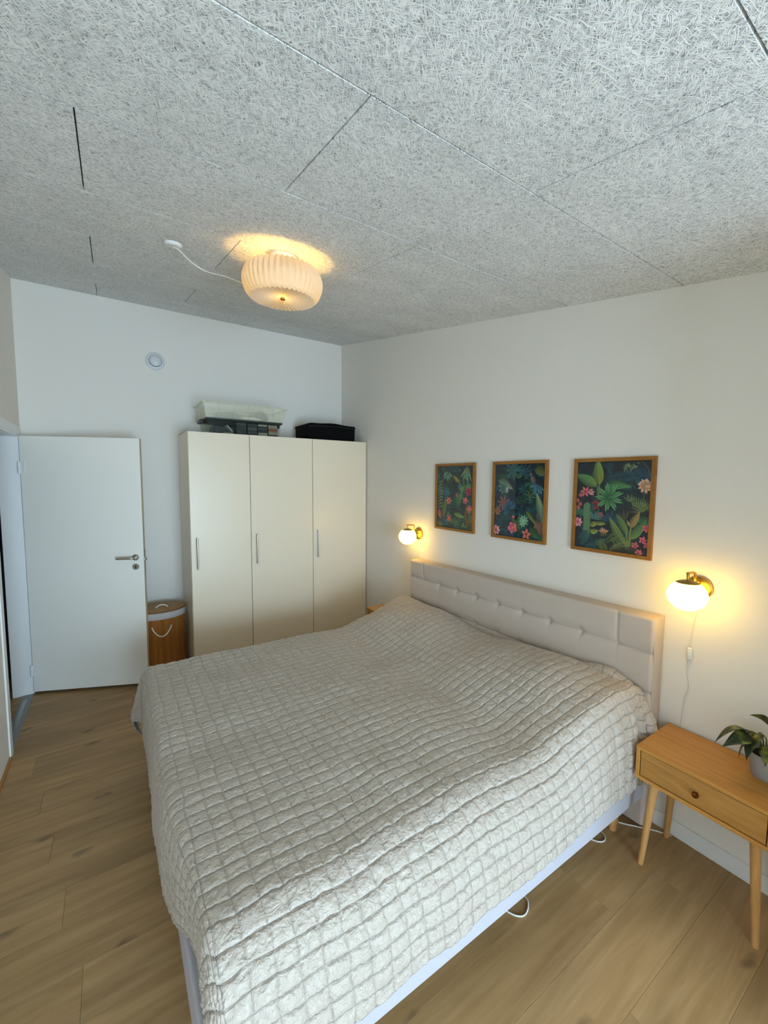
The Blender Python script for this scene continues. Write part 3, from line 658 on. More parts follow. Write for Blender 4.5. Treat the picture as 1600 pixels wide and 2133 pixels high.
# bedspread ----------------------------------------------------------
def bedspread():
    ds = .0052
    A, LX, Bn, LY, Bf = .40, 1.985, .40, 1.76, .40     # hang at the foot, top length, near hang, top width, far hang
    s = np.arange(-A, LX + ds, ds); t = np.arange(-Bn, LY + Bf + ds, ds)
    S, T = np.meshgrid(s, t)
    X0, Y1 = .165, 1.045
    xs = X0 + np.clip(S, 0, None)                      # x on the top
    head = ss(xs, 1.40, 2.05)
    y1 = Y1 - .10 * head + .025 * ss(xs, .3, .9) * (1 - ss(xs, 1.1, 1.5)); y2 = 2.79 + .0 * xs
    tt = np.clip(T, 0, LY) / LY; ys = y1 + (y2 - y1) * tt
    # height of the top: mattress, pillows under the head end
    pil = ss(xs, 1.36, 1.98) ** 1.1
    vary = 1 - .30 * np.exp(-((ys - 1.95) / .30) ** 2)
    top = .60 + .150 * pil * vary * (1 - .35 * ss(ys, 2.60, 2.80) * (1 - ss(xs, 1.7, 2.1)))
    top += .022 * np.exp(-((ys - 1.25) / .18) ** 2) * ss(xs, 1.55, 1.9)
    top += .009 * vnoise(xs * 3.1 + 3, ys * 2.7, 3) + .006 * vnoise(xs * 7, ys * 5.5, 8)
    top -= .03 * ss(xs, 2.06, 2.16) + .018 * np.exp(-((xs - 1.45) / .12) ** 2) * ss(ys, 1.0, 1.3)
    a = np.clip(-S, 0, None) * (1 - .58 * (1 - ss(ys, 1.05, 1.55))); b = np.clip(-T, 0, None); c = np.clip(T - LY, 0, None)
    bm = .335 + .035 * ss(xs, 1.5, 2.1)                # near hem length
    b = b * bm / Bn
    kf = 1 - .62 * (1 - ss(ys, 1.08, 1.60))
    fo = lambda r: .070 * (1 - np.exp(-r / .055)); fd = lambda r: r - .055 * (1 - np.exp(-r / .06))
    so = lambda r: .178 * (1 - np.exp(-r / .13)) / (1 - math.exp(-.335 / .13)); sd = lambda r: .292 * (r / .335) ** 1.22
    go = lambda r: .085 * (1 - np.exp(-r / .08)); gd = lambda r: r * .93
    x = xs.copy(); y = ys.copy(); z = top.copy()
    hh = 1 + .9 * head                                 # steeper, longer fall where the pillow lifts the cloth
    mf = (a > 0) & (b == 0) & (c == 0); x[mf] -= (fo(a) * kf)[mf]; z[mf] -= fd(a[mf])
    mn = (b > 0) & (a == 0); y[mn] -= (so(b) * (y1 - .862) / .178)[mn]; z[mn] -= (sd(b) * (1 + .36 * head))[mn]
    mc = (c > 0) & (a == 0); y[mc] += go(c[mc]); z[mc] -= gd(c[mc])
    for mask, q, o_, d_, sgn, fin in ((( a > 0) & (b > 0), b, so, sd, -1, .09), ((a > 0) & (c > 0), c, go, gd, 1, .30)):
        r = np.hypot(a, q)[mask]; th = np.arctan2(q, a)[mask] / (math.pi / 2)
        w = th * th * (3 - 2 * th)
        f2 = np.sin(np.pi * th) ** 1.2 * r * fin * (1 - .75 * ss(r, .40, .60))
        zt = z[mask]; yt = y[mask]
        x[mask] = X0 - fo(r) * kf[mask] * (1 - w) - f2 * .72
        y[mask] = yt + sgn * o_(r) * w * (1.0 if sgn > 0 else 1.03) + sgn * f2 * .60
        z[mask] = zt - (fd(r) * (1 - w) + d_(r) * w) * (1 - .12 * np.sin(np.pi * th)) 
    # hems and hanging cloth waver a little
    hang = np.clip(np.maximum.reduce([a, b, c]) / .35, 0, 1)
    y -= np.where(b > 0, .005 * hang * vnoise(S * 9, T * 0 + 1, 21), 0); x -= np.where(a > 0, .010 * hang * vnoise(T * 7, T * 0 + 5, 22), 0)
    z += np.where(b > 0, .006 * hang * vnoise(S * 5 + 9, T * 0, 23), 0)
    # squeezed folds beside the nightstand
    nf = ss(xs, 1.72, 2.0) * ss(b, .03, .16); y += nf * .008 * np.sin((xs - 1.7) * 60 + b * 7)
    z += nf * .006 * np.sin((xs - 1.7) * 47)
    z = np.maximum(z, .03)
    y = np.where((xs > 1.88) & (b > 0), np.maximum(y, .864), y)
    P = np.stack([x, y, z], -1)
    # normals
    du = np.gradient(P, axis=1); dv = np.gradient(P, axis=0); N = np.cross(du, dv); N /= np.linalg.norm(N, axis=-1, keepdims=True) + 1e-9
    # quilting
    ps, pt = .064, .0510
    Sw = S + .0045 * vnoise(S * 9, T * 14, 31) + .002 * vnoise(S * 40, T * 40, 32); Tw = T + .0040 * vnoise(S * 12, T * 9, 33) + .0026 * vnoise(S * 38, T * 45, 34)
    cs_ = np.abs(((Sw / ps + .5) % 1) - .5) * ps; ct_ = np.abs(((Tw / pt + .5) % 1) - .5) * pt
    puff = np.minimum(1 - np.exp(-cs_ / .0075), 1) * (1 - np.exp(-ct_ / .0055))
    crumple = 1 - np.abs(vnoise(S * 42 + 2.1 * vnoise(S * 15, T * 15, 41), T * 60, 42)) ; crumple2 = 1 - np.abs(vnoise(S * 24 + 40, T * 85 + 1.5 * vnoise(S * 20, T * 20, 43), 44))
    side = ss(b, .0, .1)
    disp = .0043 * puff + (.0026 + .0022 * side) * puff * (crumple - .5) + (.0018 + .0022 * side) * (crumple2 - .5)
    pucker = .0016 * np.sin((Sw / ps) * 2 * np.pi * 3.0 + 3 * vnoise(S * 20, T * 20, 45)) * np.exp(-ct_ / .009)
    P = P + N * (disp + pucker)[..., None]
    me = grid_mesh('bedspread', P)
    at = me.attributes.new('quilt', 'FLOAT_VECTOR', 'POINT')
    at.data.foreach_set('vector', np.stack([Sw / ps, Tw / pt, side], -1).reshape(-1).astype(np.float32))
    me.materials.append(M['spread']); me.materials.append(M['spread_back'])
    o = bpy.data.objects.new('bedspread', me); col.objects.link(o)
    so_ = o.modifiers.new('thickness', 'SOLIDIFY'); so_.thickness = .005; so_.offset = -1; so_.material_offset = 1; so_.material_offset_rim = 0; so_.use_quality_normals = False
    return tag(o, 'grey beige quilted satin bedspread with square stitching draped over the bed', 'bedspread')
spread = bedspread()
# the spread's end tucked behind the pillow, showing as a second fold against the headboard
def tuck():
    path = np.array([(1.30, .735), (1.16, .758), (1.06, .762), (.975, .728), (.915, .672), (.876, .610), (.864, .56), (.862, .50)])
    k = np.linspace(0, len(path) - 1, 90); py = np.interp(k, range(len(path)), path[:, 0]); pz = np.interp(k, range(len(path)), path[:, 1])
    for _ in range(6): py[1:-1] = (py[:-2] + py[1:-1] * 2 + py[2:]) / 4; pz[1:-1] = (pz[:-2] + pz[1:-1] * 2 + pz[2:]) / 4
    ty, tz = np.gradient(py), np.gradient(pz); l = np.hypot(ty, tz); ny_, nz_ = tz / l, -ty / l
    sg = np.where(nz_ < 0, -1, 1); sg = np.sign(nz_ - ny_); ny_, nz_ = ny_ * sg, nz_ * sg
    al = np.concatenate([[0], np.cumsum(np.hypot(np.diff(py), np.diff(pz)))])
    q = np.linspace(-1, 1, 30); Q, K = np.meshgrid(q, np.arange(90))
    rad = .012 * ss(K / 89., 0, .25) + .004
    bul = np.sqrt(np.clip(1 - Q ** 2, 0, 1)) * rad * 1.6
    X = 2.108 + .036 * Q; Y = py[:, None] + ny_[:, None] * (bul - .004); Z = pz[:, None] + nz_[:, None] * (bul - .004)
    X = X + .003 * vnoise(K * .3, Q * 3, 5); Y = Y + .004 * vnoise(K * .25, Q * 2 + 5, 6)
    me = grid_mesh('tucked_fold', np.stack([X, Y, Z], -1)[:, ::-1])
    at = me.attributes.new('quilt', 'FLOAT_VECTOR', 'POINT')
    at.data.foreach_set('vector', np.stack([(Q[:, ::-1] * .05) / .064 + .3, np.broadcast_to(al[:, None], Q.shape) / .051, Q * 0 + 1], -1).reshape(-1).astype(np.float32))
    me.materials.append(M['spread']); o = bpy.data.objects.new('tucked_fold', me); col.objects.link(o); o.parent = spread
tuck()

# ------------------------------------------------------------------ nightstands
def nightstand(yc, w, label, right_cables=False):
    t = empty('nightstand', (2.085, yc, 0), label, 'nightstand', 'oak nightstands beside the bed')
    x0, x1, y0, y1, zb, zt = 1.925, 2.243, yc - w / 2, yc + w / 2, .412, .562; th = .016
    b = MB(); b.box(x0, x1, y0, y1, zt - th, zt); b.box(x0, x1, y0, y1, zb, zb + th); b.box(x0 + .002, x1, y0, y0 + th, zb + th, zt - th); b.box(x0 + .002, x1, y1 - th, y1, zb + th, zt - th)
    b.box(x1 - .008, x1, y0 + th, y1 - th, zb + th, zt - th)
    b.build('body', M['oak'], t, bevel=.0015)
    MB().box(x0 + .026, x0 + .03, y0 + th, y1 - th, zb + th, zt - th).build('drawer_gap_shade', M['dark'], t)  # dark sheet that paints the shade in the gap round the drawer
    d = MB().box(x0 + .004, x0 + .022, y0 + th + .0038, y1 - th - .0038, zb + th + .0035, zt - th - .0038).build('drawer', M['oakd'], t, bevel=.001)
    MB().lathe([(.004, 0), (.005, .010), (.0115, .014), (.0125, .020), (.010, .025), (0, .027)], 24, origin=(x0 + .004, yc, (zb + zt) / 2), axis=(-1, 0, 0), closed_ends=False).build('knob', M['knob'], d, smooth='auto')
    r_leg = .0185
    for sx in (0, 1):
        for sy in (-1, 1):
            tx = x0 + .06 if sx == 0 else x1 - .06; fx = 1.955 if sx == 0 else 2.215
            ty = yc + sy * (w / 2 - .06); fy = yc + sy * (w / 2 - .03)
            MB().tube([(tx + (fx - tx) * q, ty + (fy - ty) * q, zb * (1 - q)) for q in (0, .5, 1)], r_leg, 20, taper=.0125).build('leg', M['oakz'], t, smooth='auto')
    return t
nightstand(.612, .466, 'oak nightstand with one drawer and splayed round legs, near the window, carrying the potted plant')
nightstand(3.055, .31, 'oak nightstand mostly hidden behind the far side of the bed beside the wardrobe')

# ------------------------------------------------------------------ potted plant
pt_ = empty('potted_plant', (2.155, .478, .562), 'leafy green plant in a grey pot on the near nightstand', 'plant')
pc = Vector((2.150, .465, .562))
MB().lathe([(.0, 0), (.040, 0), (.043, .004), (.055, .098), (.056, .100), (.053, .100), (.050, .086), (0, .086)], 40, origin=pc, closed_ends=False).build('pot', M['pot'], pt_, smooth='auto')
MB().lathe([(.0505, .0865), (.03, .090), (0, .092)], 24, origin=pc, closed_ends=False).build('soil', M['soil'], pt_, smooth=True)
def leafmesh(base, direction, length, width, droop, roll=0., fold=.25):
    d = Vector(direction).normalized(); side = d.cross(Vector((0, 0, 1))).normalized(); up_ = side.cross(d).normalized()
    q = Matrix.Rotation(roll, 3, d); side = q @ side; up_ = q @ up_
    vs = []; n, m = 12, 5
    for i in range(n + 1):
        t = i / n; wv = width * (math.sin(math.pi * min(1, t * 1.0) ** .62) ** .9) * (1 - .15 * t) if 0 < t < 1 else 0.0008
        c = Vector(base) + d * (length * t) + Vector((0, 0, -droop * t * t * length)) + up_ * (.10 * length * math.sin(math.pi * t))
        for j in range(-2, 3):
            s_ = j / 2; vs.append(c + side * wv * .5 * s_ + up_ * (fold * abs(s_) * wv * .5))
    fs = [(i * m + j, i * m + j + 1, (i + 1) * m + j + 1, (i + 1) * m + j) for i in range(n) for j in range(m - 1)]
    return MB().add(vs, fs)
LV = [ # tip-from-base data: base offset, direction, length, width, droop, roll
    ((-.055, .045, .185), (-.62, .62, .02), .115, .060, .55, .3), ((-.050, .035, .165), (-.75, .50, -.10), .115, .062, .25, -.5),
    ((-.035, .020, .180), (-.5, .1, -.35), .085, .062, .5, .2), ((-.030, .035, .150), (-.35, .35, -.75), .085, .058, .2, .6),
    ((.0, -.005, .215), (.1, .55, .25), .075, .055, .3, 1.0), ((.02, -.03, .20), (-.3, -.7, .1), .10, .06, .5, .2),
    ((.0, -.02, .16), (-.6, -.35, -.3), .09, .06, .4, -.3), ((.02, .02, .15), (.3, .5, -.2), .08, .05, .4, .3),
    ((-.02, -.01, .14), (-.75, -.1, -.45), .07, .05, .3, .4), ((.02, -.05, .15), (.2, -.8, -.1), .09, .055, .5, .3)]
for off_, dr, ln, wd_, drp, rl in LV:
    b0 = pc + Vector(off_)
    lm = leafmesh(b0, dr, ln, wd_, drp, rl)
    o = lm.build('leaf', M['leaf'], pt_, smooth=True); so_ = o.modifiers.new('t', 'SOLIDIFY'); so_.thickness = .0008
    root = pc + Vector((off_[0] * .25, off_[1] * .25, .088))
    MB().tube(bez(root, root + Vector((0, 0, .04)), b0 - Vector(dr).normalized() * .03 + Vector((0, 0, .01)), b0, 8), .0022, 6).build('stem', M['stem'], pt_, smooth=True)

# ------------------------------------------------------------------ wall sconces
def sconce(yc, zg, label, cord_pts, sw):
    t = empty('wall_lamp', (XR, yc, zg), label, 'lamp', 'brass wall lamps beside the headboard')
    pz = zg + .020; gx = XR - .125
    MB().lathe([(.0, 0), (.052, 0), (.054, .004), (.052, .014), (.046, .018), (0, .019)], 40, origin=(XR, yc - .004, pz), axis=(-1, 0, 0), closed_ends=False).build('wall_plate', M['brass'], t, smooth='auto')
    arm = MB(); arm.tube(smoothpath([(XR - .018, yc - .004, pz + .0), (XR - .045, yc - .004, pz + .002), (XR - .052, yc - .003, pz + .02), (XR - .055, yc - .002, pz + .062), (XR - .066, yc, pz + .076), (gx - .008, yc, pz + .080)], 5), .0062, 12)
    arm.tube([(gx, yc, pz + .080), (gx, yc, zg + .070)], .006, 12); arm.build('arm', M['brass'], t, smooth='auto')
    n = 20; rr = .077; zz_ = .070
    cut = R(36)
    prof = [(rr * math.sin(a), zz_ * math.cos(a)) for a in [cut + (math.pi - cut) * i / n for i in range(n + 1)]]
    gl = MB().lathe(prof, 48, origin=(gx, yc, zg), closed_ends=False).build('globe', M['globe'], t, smooth=True)
    prof = [(rr * 1.004 * math.sin(a) + .0006, zz_ * 1.01 * math.cos(a)) for a in [cut * i / 8 for i in range(9)]] + [(rr * math.sin(cut) - .002, zz_ * math.cos(cut) - .002)]
    MB().lathe(prof, 48, origin=(gx, yc, zg), closed_ends=False).build('cap', M['brassdull'], t, smooth='auto')
    MB().tube(smoothpath(cord_pts, 6), .0026, 8).build('cord', M['cord'], t, smooth=True)
    s_ = MB().box(XR - .020, XR - .004, sw[0] - .010, sw[0] + .010, sw[1] - .028, sw[1] + .028).build('cord_switch', M['wplast'], t, bevel=.005, seg=3)
    MB().box(XR - .024, XR - .018, sw[0] - .006, sw[0] + .006, sw[1] - .010, sw[1] + .012).build('rocker', M['wplast'], t, bevel=.002)
    return t
X_ = XR - .004
sconce(.765, 1.236, 'lit opal globe wall lamp on brass arm above the near nightstand', [(X_, .758, 1.205), (X_, .767, 1.134), (X_, .778, 1.05), (X_ - .004, .781, .96), (X_ - .006, .780, .905), (X_, .786, .836), (X_, .774, .77), (X_, .790, .703), (X_, .795, .60), (X_, .797, .50), (X_, .80, .30)], (.779, .935))
sconce(2.866, 1.25, 'lit opal globe wall lamp on brass arm beside the wardrobe, far end of headboard', [(X_, 2.862, 1.215), (X_, 2.866, 1.10), (X_, 2.862, 1.0), (X_ - .006, 2.860, .95), (X_ - .006, 2.862, .90), (X_, 2.866, .83), (X_, 2.864, .72), (X_, 2.87, .50)], (2.861, .935))

# ------------------------------------------------------------------ ceiling lamp
lc = Vector((.762, 2.10, zc(2.10))); nd = Vector((0, sn, -cs))
lamp = empty('ceiling_lamp', tuple(lc), 'lit pleated paper drum lamp on the sloping ceiling with white cord', 'lamp')
ld_ = Vector((0, sn * .35, -cs)).normalized()      # hanging direction
MB().lathe([(.0, 0), (.064, 0), (.066, .004), (.064, .055), (.058, .062), (0, .062)], 40, origin=lc, axis=nd, closed_ends=False).build('base', M['lampbase'], lamp, smooth='auto')
def pleated():
    n = 44; steps = 22; q = Vector((0, 0, 1)).rotation_difference(-ld_)
    top = lc + ld_ * .070; Hh = .138; RR = .196
    vs = []; fs = []
    rows = []
    for i in range(steps + 1):
        t = i / steps
        # side profile: top opening, bulging side, flat closed bottom
        if t < .62:
            u = t / .62; a = R(128 - 158 * u) ; r0 = .168 + (RR - .168) * math.sin(math.pi * u) ** .8; h = Hh * (1 - u)
            tw = .0
        else:
            u = (t - .62) / .38; r0 = .168 * (1 - u) + .012 * u; h = -.004 + .014 * u
        rows.append((r0, h))
    for i, (r0, h) in enumerate(rows):
        amp = .0085 * min(1, r0 / .12)
        for k in range(2 * n):
            a = 2 * math.pi * k / (2 * n)
            t = i / steps
            zig = 1 if k % 2 else -1
            if t < .62:                      # folded diamonds: the valley becomes a ridge halfway down
                ph = math.cos(math.pi * (t / .62)); zig_amp = zig * (.55 + .45 * ph)
                aa = a + (math.pi / (2 * n)) * .9 * (1 - ph) * .5 * (1 if k % 2 else -1) * .5
            else: zig_amp = zig * .6; aa = a
            r = r0 + amp * zig_amp
            p = Vector((r * math.cos(aa), r * math.sin(aa), h + (.0025 * zig if t >= .62 and r0 > .02 else 0))); vs.append(top + ld_ * Hh + q @ p)
    m = 2 * n
    fs = [(i * m + k, i * m + (k + 1) % m, (i + 1) * m + (k + 1) % m, (i + 1) * m + k) for i in range(steps) for k in range(m)]
    o = MB().add(vs, fs).build('lamp_shade', M['paper'], lamp)
    return top, Hh, q
top_, Hh, q_ = pleated()
bot = top_ + ld_ * Hh
MB().lathe([(0, -.004), (.013, -.004), (.013, .004), (0, .006)], 20, origin=bot, axis=ld_, closed_ends=False).build('finial', M['brassdull'], lamp, smooth='auto')
bpz = top_ + ld_ * .078
MB().lathe([(.0, .028), (.016, .024), (.024, .010), (.026, -.004), (.018, -.024), (.012, -.04), (.012, -.085), (0, -.085)], 20, origin=bpz, axis=ld_, closed_ends=False).build('bulb', M['bulb'], lamp, smooth=True)
pl_ = bpy.data.lights.new('bulb_light', 'POINT'); pl_.energy = 5.0; pl_.color = (1, .57, .14); pl_.shadow_soft_size = .028
plo = bpy.data.objects.new('bulb_light', pl_); col.objects.link(plo); plo.parent = lamp; plo.location = (top_ + ld_ * .104) - lc
def nc(x, y, d=.003): return Vector((x, y, zc(y))) + nd * d
sl0 = lc + Vector((-.190, .03, 0)) + nd * .12
MB().tube(smoothpath([nc(.30, 2.405, .016), nc(.325, 2.42, .018), nc(.40, 2.47, .05), nc(.47, 2.46, .075), nc(.545, 2.36, .10), tuple(lc + Vector((-.12, .10, .0)) + nd * .13), tuple(lc + Vector((-.06, .02, 0)) + nd * .06)], 8), .0032, 8).build('cord', M['cord'], lamp, smooth=True)
MB().lathe([(0, 0), (.042, 0), (.043, .006), (.036, .014), (.010, .017), (0, .017)], 36, origin=nc(.300, 2.405, 0), axis=nd, closed_ends=False).build('ceiling_rose', M['wplast'], lamp, smooth='auto')

# ------------------------------------------------------------------ cables under the bed
c1 = MB().tube(smoothpath([(1.30, 1.25, .003), (1.27, 1.05, .003), (1.275, .99, .004), (1.31, .955, .004), (1.36, .97, .004), (1.385, 1.02, .003), (1.42, 1.25, .003)], 8), .003, 8)
tag(c1.build('cable', M['cord'], smooth=True), 'white cable loop lying on the floor under the middle of the bed', 'cable')
c2 = MB().tube(smoothpath([(1.85, 1.25, .003), (1.87, 1.06, .003), (1.89, .99, .004), (1.925, .965, .004), (1.96, .985, .004), (1.975, 1.05, .003), (2.00, 1.25, .003)], 8), .003, 8)
tag(c2.build('cable', M['cord'], smooth=True), 'small white cable loop on the floor beside the bed leg', 'cable')
c3 = MB().tube(smoothpath([(2.095, 1.3, .003), (2.09, 1.05, .003), (2.10, .985, .003), (2.145, .925, .004), (2.20, .86, .003), (2.235, .80, .003)], 8), .003, 8)
tag(c3.build('cable', M['cord'], smooth=True), 'white cable running over the floor from the bed towards the near nightstand', 'cable')

# ------------------------------------------------------------------ pictures
def srgb2lin(c): return np.where(c <= .04045, c / 12.92, ((c + .055) / 1.055) ** 2.4)
class Canvas:
    def __init__(s, seed, w=215, h=262):
        s.w, s.h = w, h; s.rs = np.random.RandomState(seed); s.AR = h / w
        s.U, s.V = np.meshgrid((np.arange(w) + .5) / w, (np.arange(h) + .5) / w)
        s.I = np.zeros((h, w, 3)) + np.array([.035, .12, .17])
        n = vnoise(s.U * 5, s.V * 5, seed) * .5 + vnoise(s.U * 13, s.V * 13, seed + 1) * .3
        s.I += n[..., None] * np.array([.015, .06, .07])
    def put(s, mask, c, a=1.):
        m = np.clip(mask, 0, 1)[..., None] * a; s.I = s.I * (1 - m) + np.asarray(c) * m
    def leaf(s, x, y, ang, ln, wd, c, tip=None, bend=0., rib=.0, veins=0.):
        c = np.array(c); tip = np.array(tip if tip is not None else c * 1.2)
        dx, dy = s.U - x, s.V - y; ca, sa = math.cos(ang), math.sin(ang)
        u = (dx * ca + dy * sa) / ln; v = (-dx * sa + dy * ca)
        v = v - bend * ln * u * u
        uu = np.clip(u, 0, 1); prof = wd * .5 * np.sin(np.pi * uu ** .75) ** .8
        px = 1.2 / s.w
        m = np.clip((prof - np.abs(v)) / px, 0, 1) * ((u > 0) & (u < 1))
        sh = .75 + .5 * (v / (prof + 1e-4) * .5 + .5)
        colr = (c * (1 - uu[..., None]) + tip * uu[..., None]) * np.clip(sh, .5, 1.3)[..., None]
        if veins: colr = colr * (1 + veins * np.sin(u * ln * 260 + np.abs(v) * 200))[..., None]
        s.put(m, colr)
        if rib: s.put(np.clip(1 - np.abs(v) / (rib / s.w), 0, 1) * m, np.clip(tip * 1.35, 0, 1), .7)
    def spray(s, x, y, n, a0, a1, ln, wd, c, tip=None, jit=.12, bend=0.):
        for k in range(n):
            a = a0 + (a1 - a0) * (k / max(1, n - 1)) + s.rs.uniform(-jit, jit); s.leaf(x, y, a, ln * s.rs.uniform(.8, 1.1), wd, c, tip, bend * (1 if k % 2 else -1), rib=.6)
    def frond(s, x, y, ang, ln, c, tip=None, lw=.018, ll=.11, n=13, curl=.5):
        px_, py_, a = x, y, ang
        for k in range(n):
            t = k / n; L = ll * math.sin(math.pi * (t * .85 + .15)) ; px_ += math.cos(a) * ln / n; py_ += math.sin(a) * ln / n; a += curl / n
            for sg in (-1, 1): s.leaf(px_, py_, a + sg * 1.0, L, lw, c, tip)
    def flower(s, x, y, r, n, c, core=(.85, .75, .3), wd=.8, a0=0., inner=None):
        for k in range(n):
            a = a0 + 2 * math.pi * k / n; s.leaf(x, y, a, r, r * wd, np.array(c) * s.rs.uniform(.85, 1.1), np.clip(np.array(c) * 1.3, 0, 1))
        d = np.hypot(s.U - x, s.V - y); s.put(np.clip((r * .22 - d) * s.w, 0, 1), core)
    def stem(s, x0, y0, x1, y1, c, w=1.5, bend=.0):
        for k in range(24):
            t = k / 23; x = x0 + (x1 - x0) * t + bend * math.sin(math.pi * t); y = y0 + (y1 - y0) * t
            s.put(np.clip(w * .5 / s.w * 1.4 - np.hypot(s.U - x, s.V - y), 0, 1) * s.w * .9, c)
    def jungle(s, n, pal, y0=0., y1=1.25):
        for _ in range(n):
            x, y = s.rs.uniform(-.05, 1.05), s.rs.uniform(y0, y1); c = np.array(pal[s.rs.randint(len(pal))]) * s.rs.uniform(.6, 1.25); k = s.rs.randint(4)
            if k == 0: s.spray(x, y, 7, s.rs.uniform(0, 6), s.rs.uniform(6, 9), .13, .025, c, c * 1.5)
            elif k == 1: s.leaf(x, y, s.rs.uniform(0, 6.3), s.rs.uniform(.12, .24), s.rs.uniform(.05, .10), c, c * 1.3, s.rs.uniform(-.5, .5), rib=1)
            elif k == 2: s.frond(x, y, s.rs.uniform(0, 6.3), .22, c, c * 1.4, lw=.014, ll=.08)
            else: s.leaf(x, y, s.rs.uniform(0, 6.3), s.rs.uniform(.08, .16), s.rs.uniform(.06, .09), c, c * 1.2, 0, rib=1)
TEAL = [(.05, .20, .24), (.06, .24, .26), (.07, .26, .22), (.05, .16, .24), (.10, .27, .20)]
GRN = [(.16, .30, .17), (.22, .34, .18), (.11, .27, .19), (.26, .34, .17)]
PINK, RED, COR = (.72, .30, .33), (.62, .20, .22), (.72, .38, .28)
def art_a(s):          # far print : crowded leaves, ferns at the left, small pink blossoms
    s.jungle(95, TEAL); s.jungle(50, TEAL + GRN, .15)
    for k in range(9): s.leaf(.02, .34 + k * .062, -.5, .17, .045, (.22, .33, .18), (.46, .50, .28), .2, rib=1)
    s.spray(.30, .12, 5, .6, 2.6, .17, .07, (.20, .42, .33), (.42, .58, .42)); s.spray(.85, .02, 5, 1.2, 2.2, .33, .05, (.30, .40, .25), (.55, .58, .38))
    s.leaf(.62, .31, 3.6, .20, .09, (.55, .45, .16), (.60, .42, .12), .2, rib=1); s.stem(.62, .30, .68, .50, (.42, .55, .42), 3, .03)
    for (x, y, a) in [(.80, .38, .3), (.78, .40, 2.2), (.70, .50, 1.6), (.88, .33, 1.2)]: s.leaf(x, y, a, .15, .12, (.20, .42, .22), (.34, .50, .26), rib=1)
    s.flower(.82, .19, .07, 10, (.25, .45, .38), (.6, .75, .55)); s.spray(.28, .52, 10, 0, 6, .14, .03, (.08, .30, .38), (.14, .45, .55)); s.flower(.88, .48, .11, 9, (.60, .12, .22), (.3, .05, .1), wd=.35)
    s.leaf(.60, .78, -1.7, .24, .20, (.13, .33, .20), (.22, .42, .22), rib=1); s.leaf(.90, .62, 1.3, .16, .14, (.10, .27, .27), rib=1)
    s.leaf(.18, 1.02, -1.45, .40, .13, (.24, .32, .12), (.42, .44, .16), .1, rib=1.5, veins=.12)
    s.flower(.35, .68, .085, 6, COR, (.5, .2, .2), wd=.6); s.flower(.80, .66, .075, 5, PINK, wd=.9); s.flower(.90, .82, .085, 6, PINK, (.9, .7, .3)); s.flower(.57, .56, .05, 5, RED)
    s.leaf(.50, .93, .0, .28, .10, (.26, .42, .16), (.46, .56, .26), .2, rib=1.5); s.flower(.36, 1.03, .075, 5, (.75, .22, .22)); s.leaf(.06, .86, 1.3, .20, .10, (.60, .22, .28), (.72, .36, .36), rib=1)
    s.frond(.98, 1.2, -2.1, .40, (.45, .34, .10), (.58, .46, .16), .02, .14, 14, .3); s.frond(.75, 1.12, -.3, .3, (.40, .32, .10), (.50, .42, .14), .018, .1, 12, .5)
    s.spray(.08, 1.2, 9, 3.6, 6.0, .14, .02, (.28, .34, .12), (.46, .50, .2)); s.spray(.5, 1.12, 9, 3.3, 6.2, .15, .03, (.15, .30, .18), (.35, .45, .28)); s.jungle(10, GRN, 1.12)
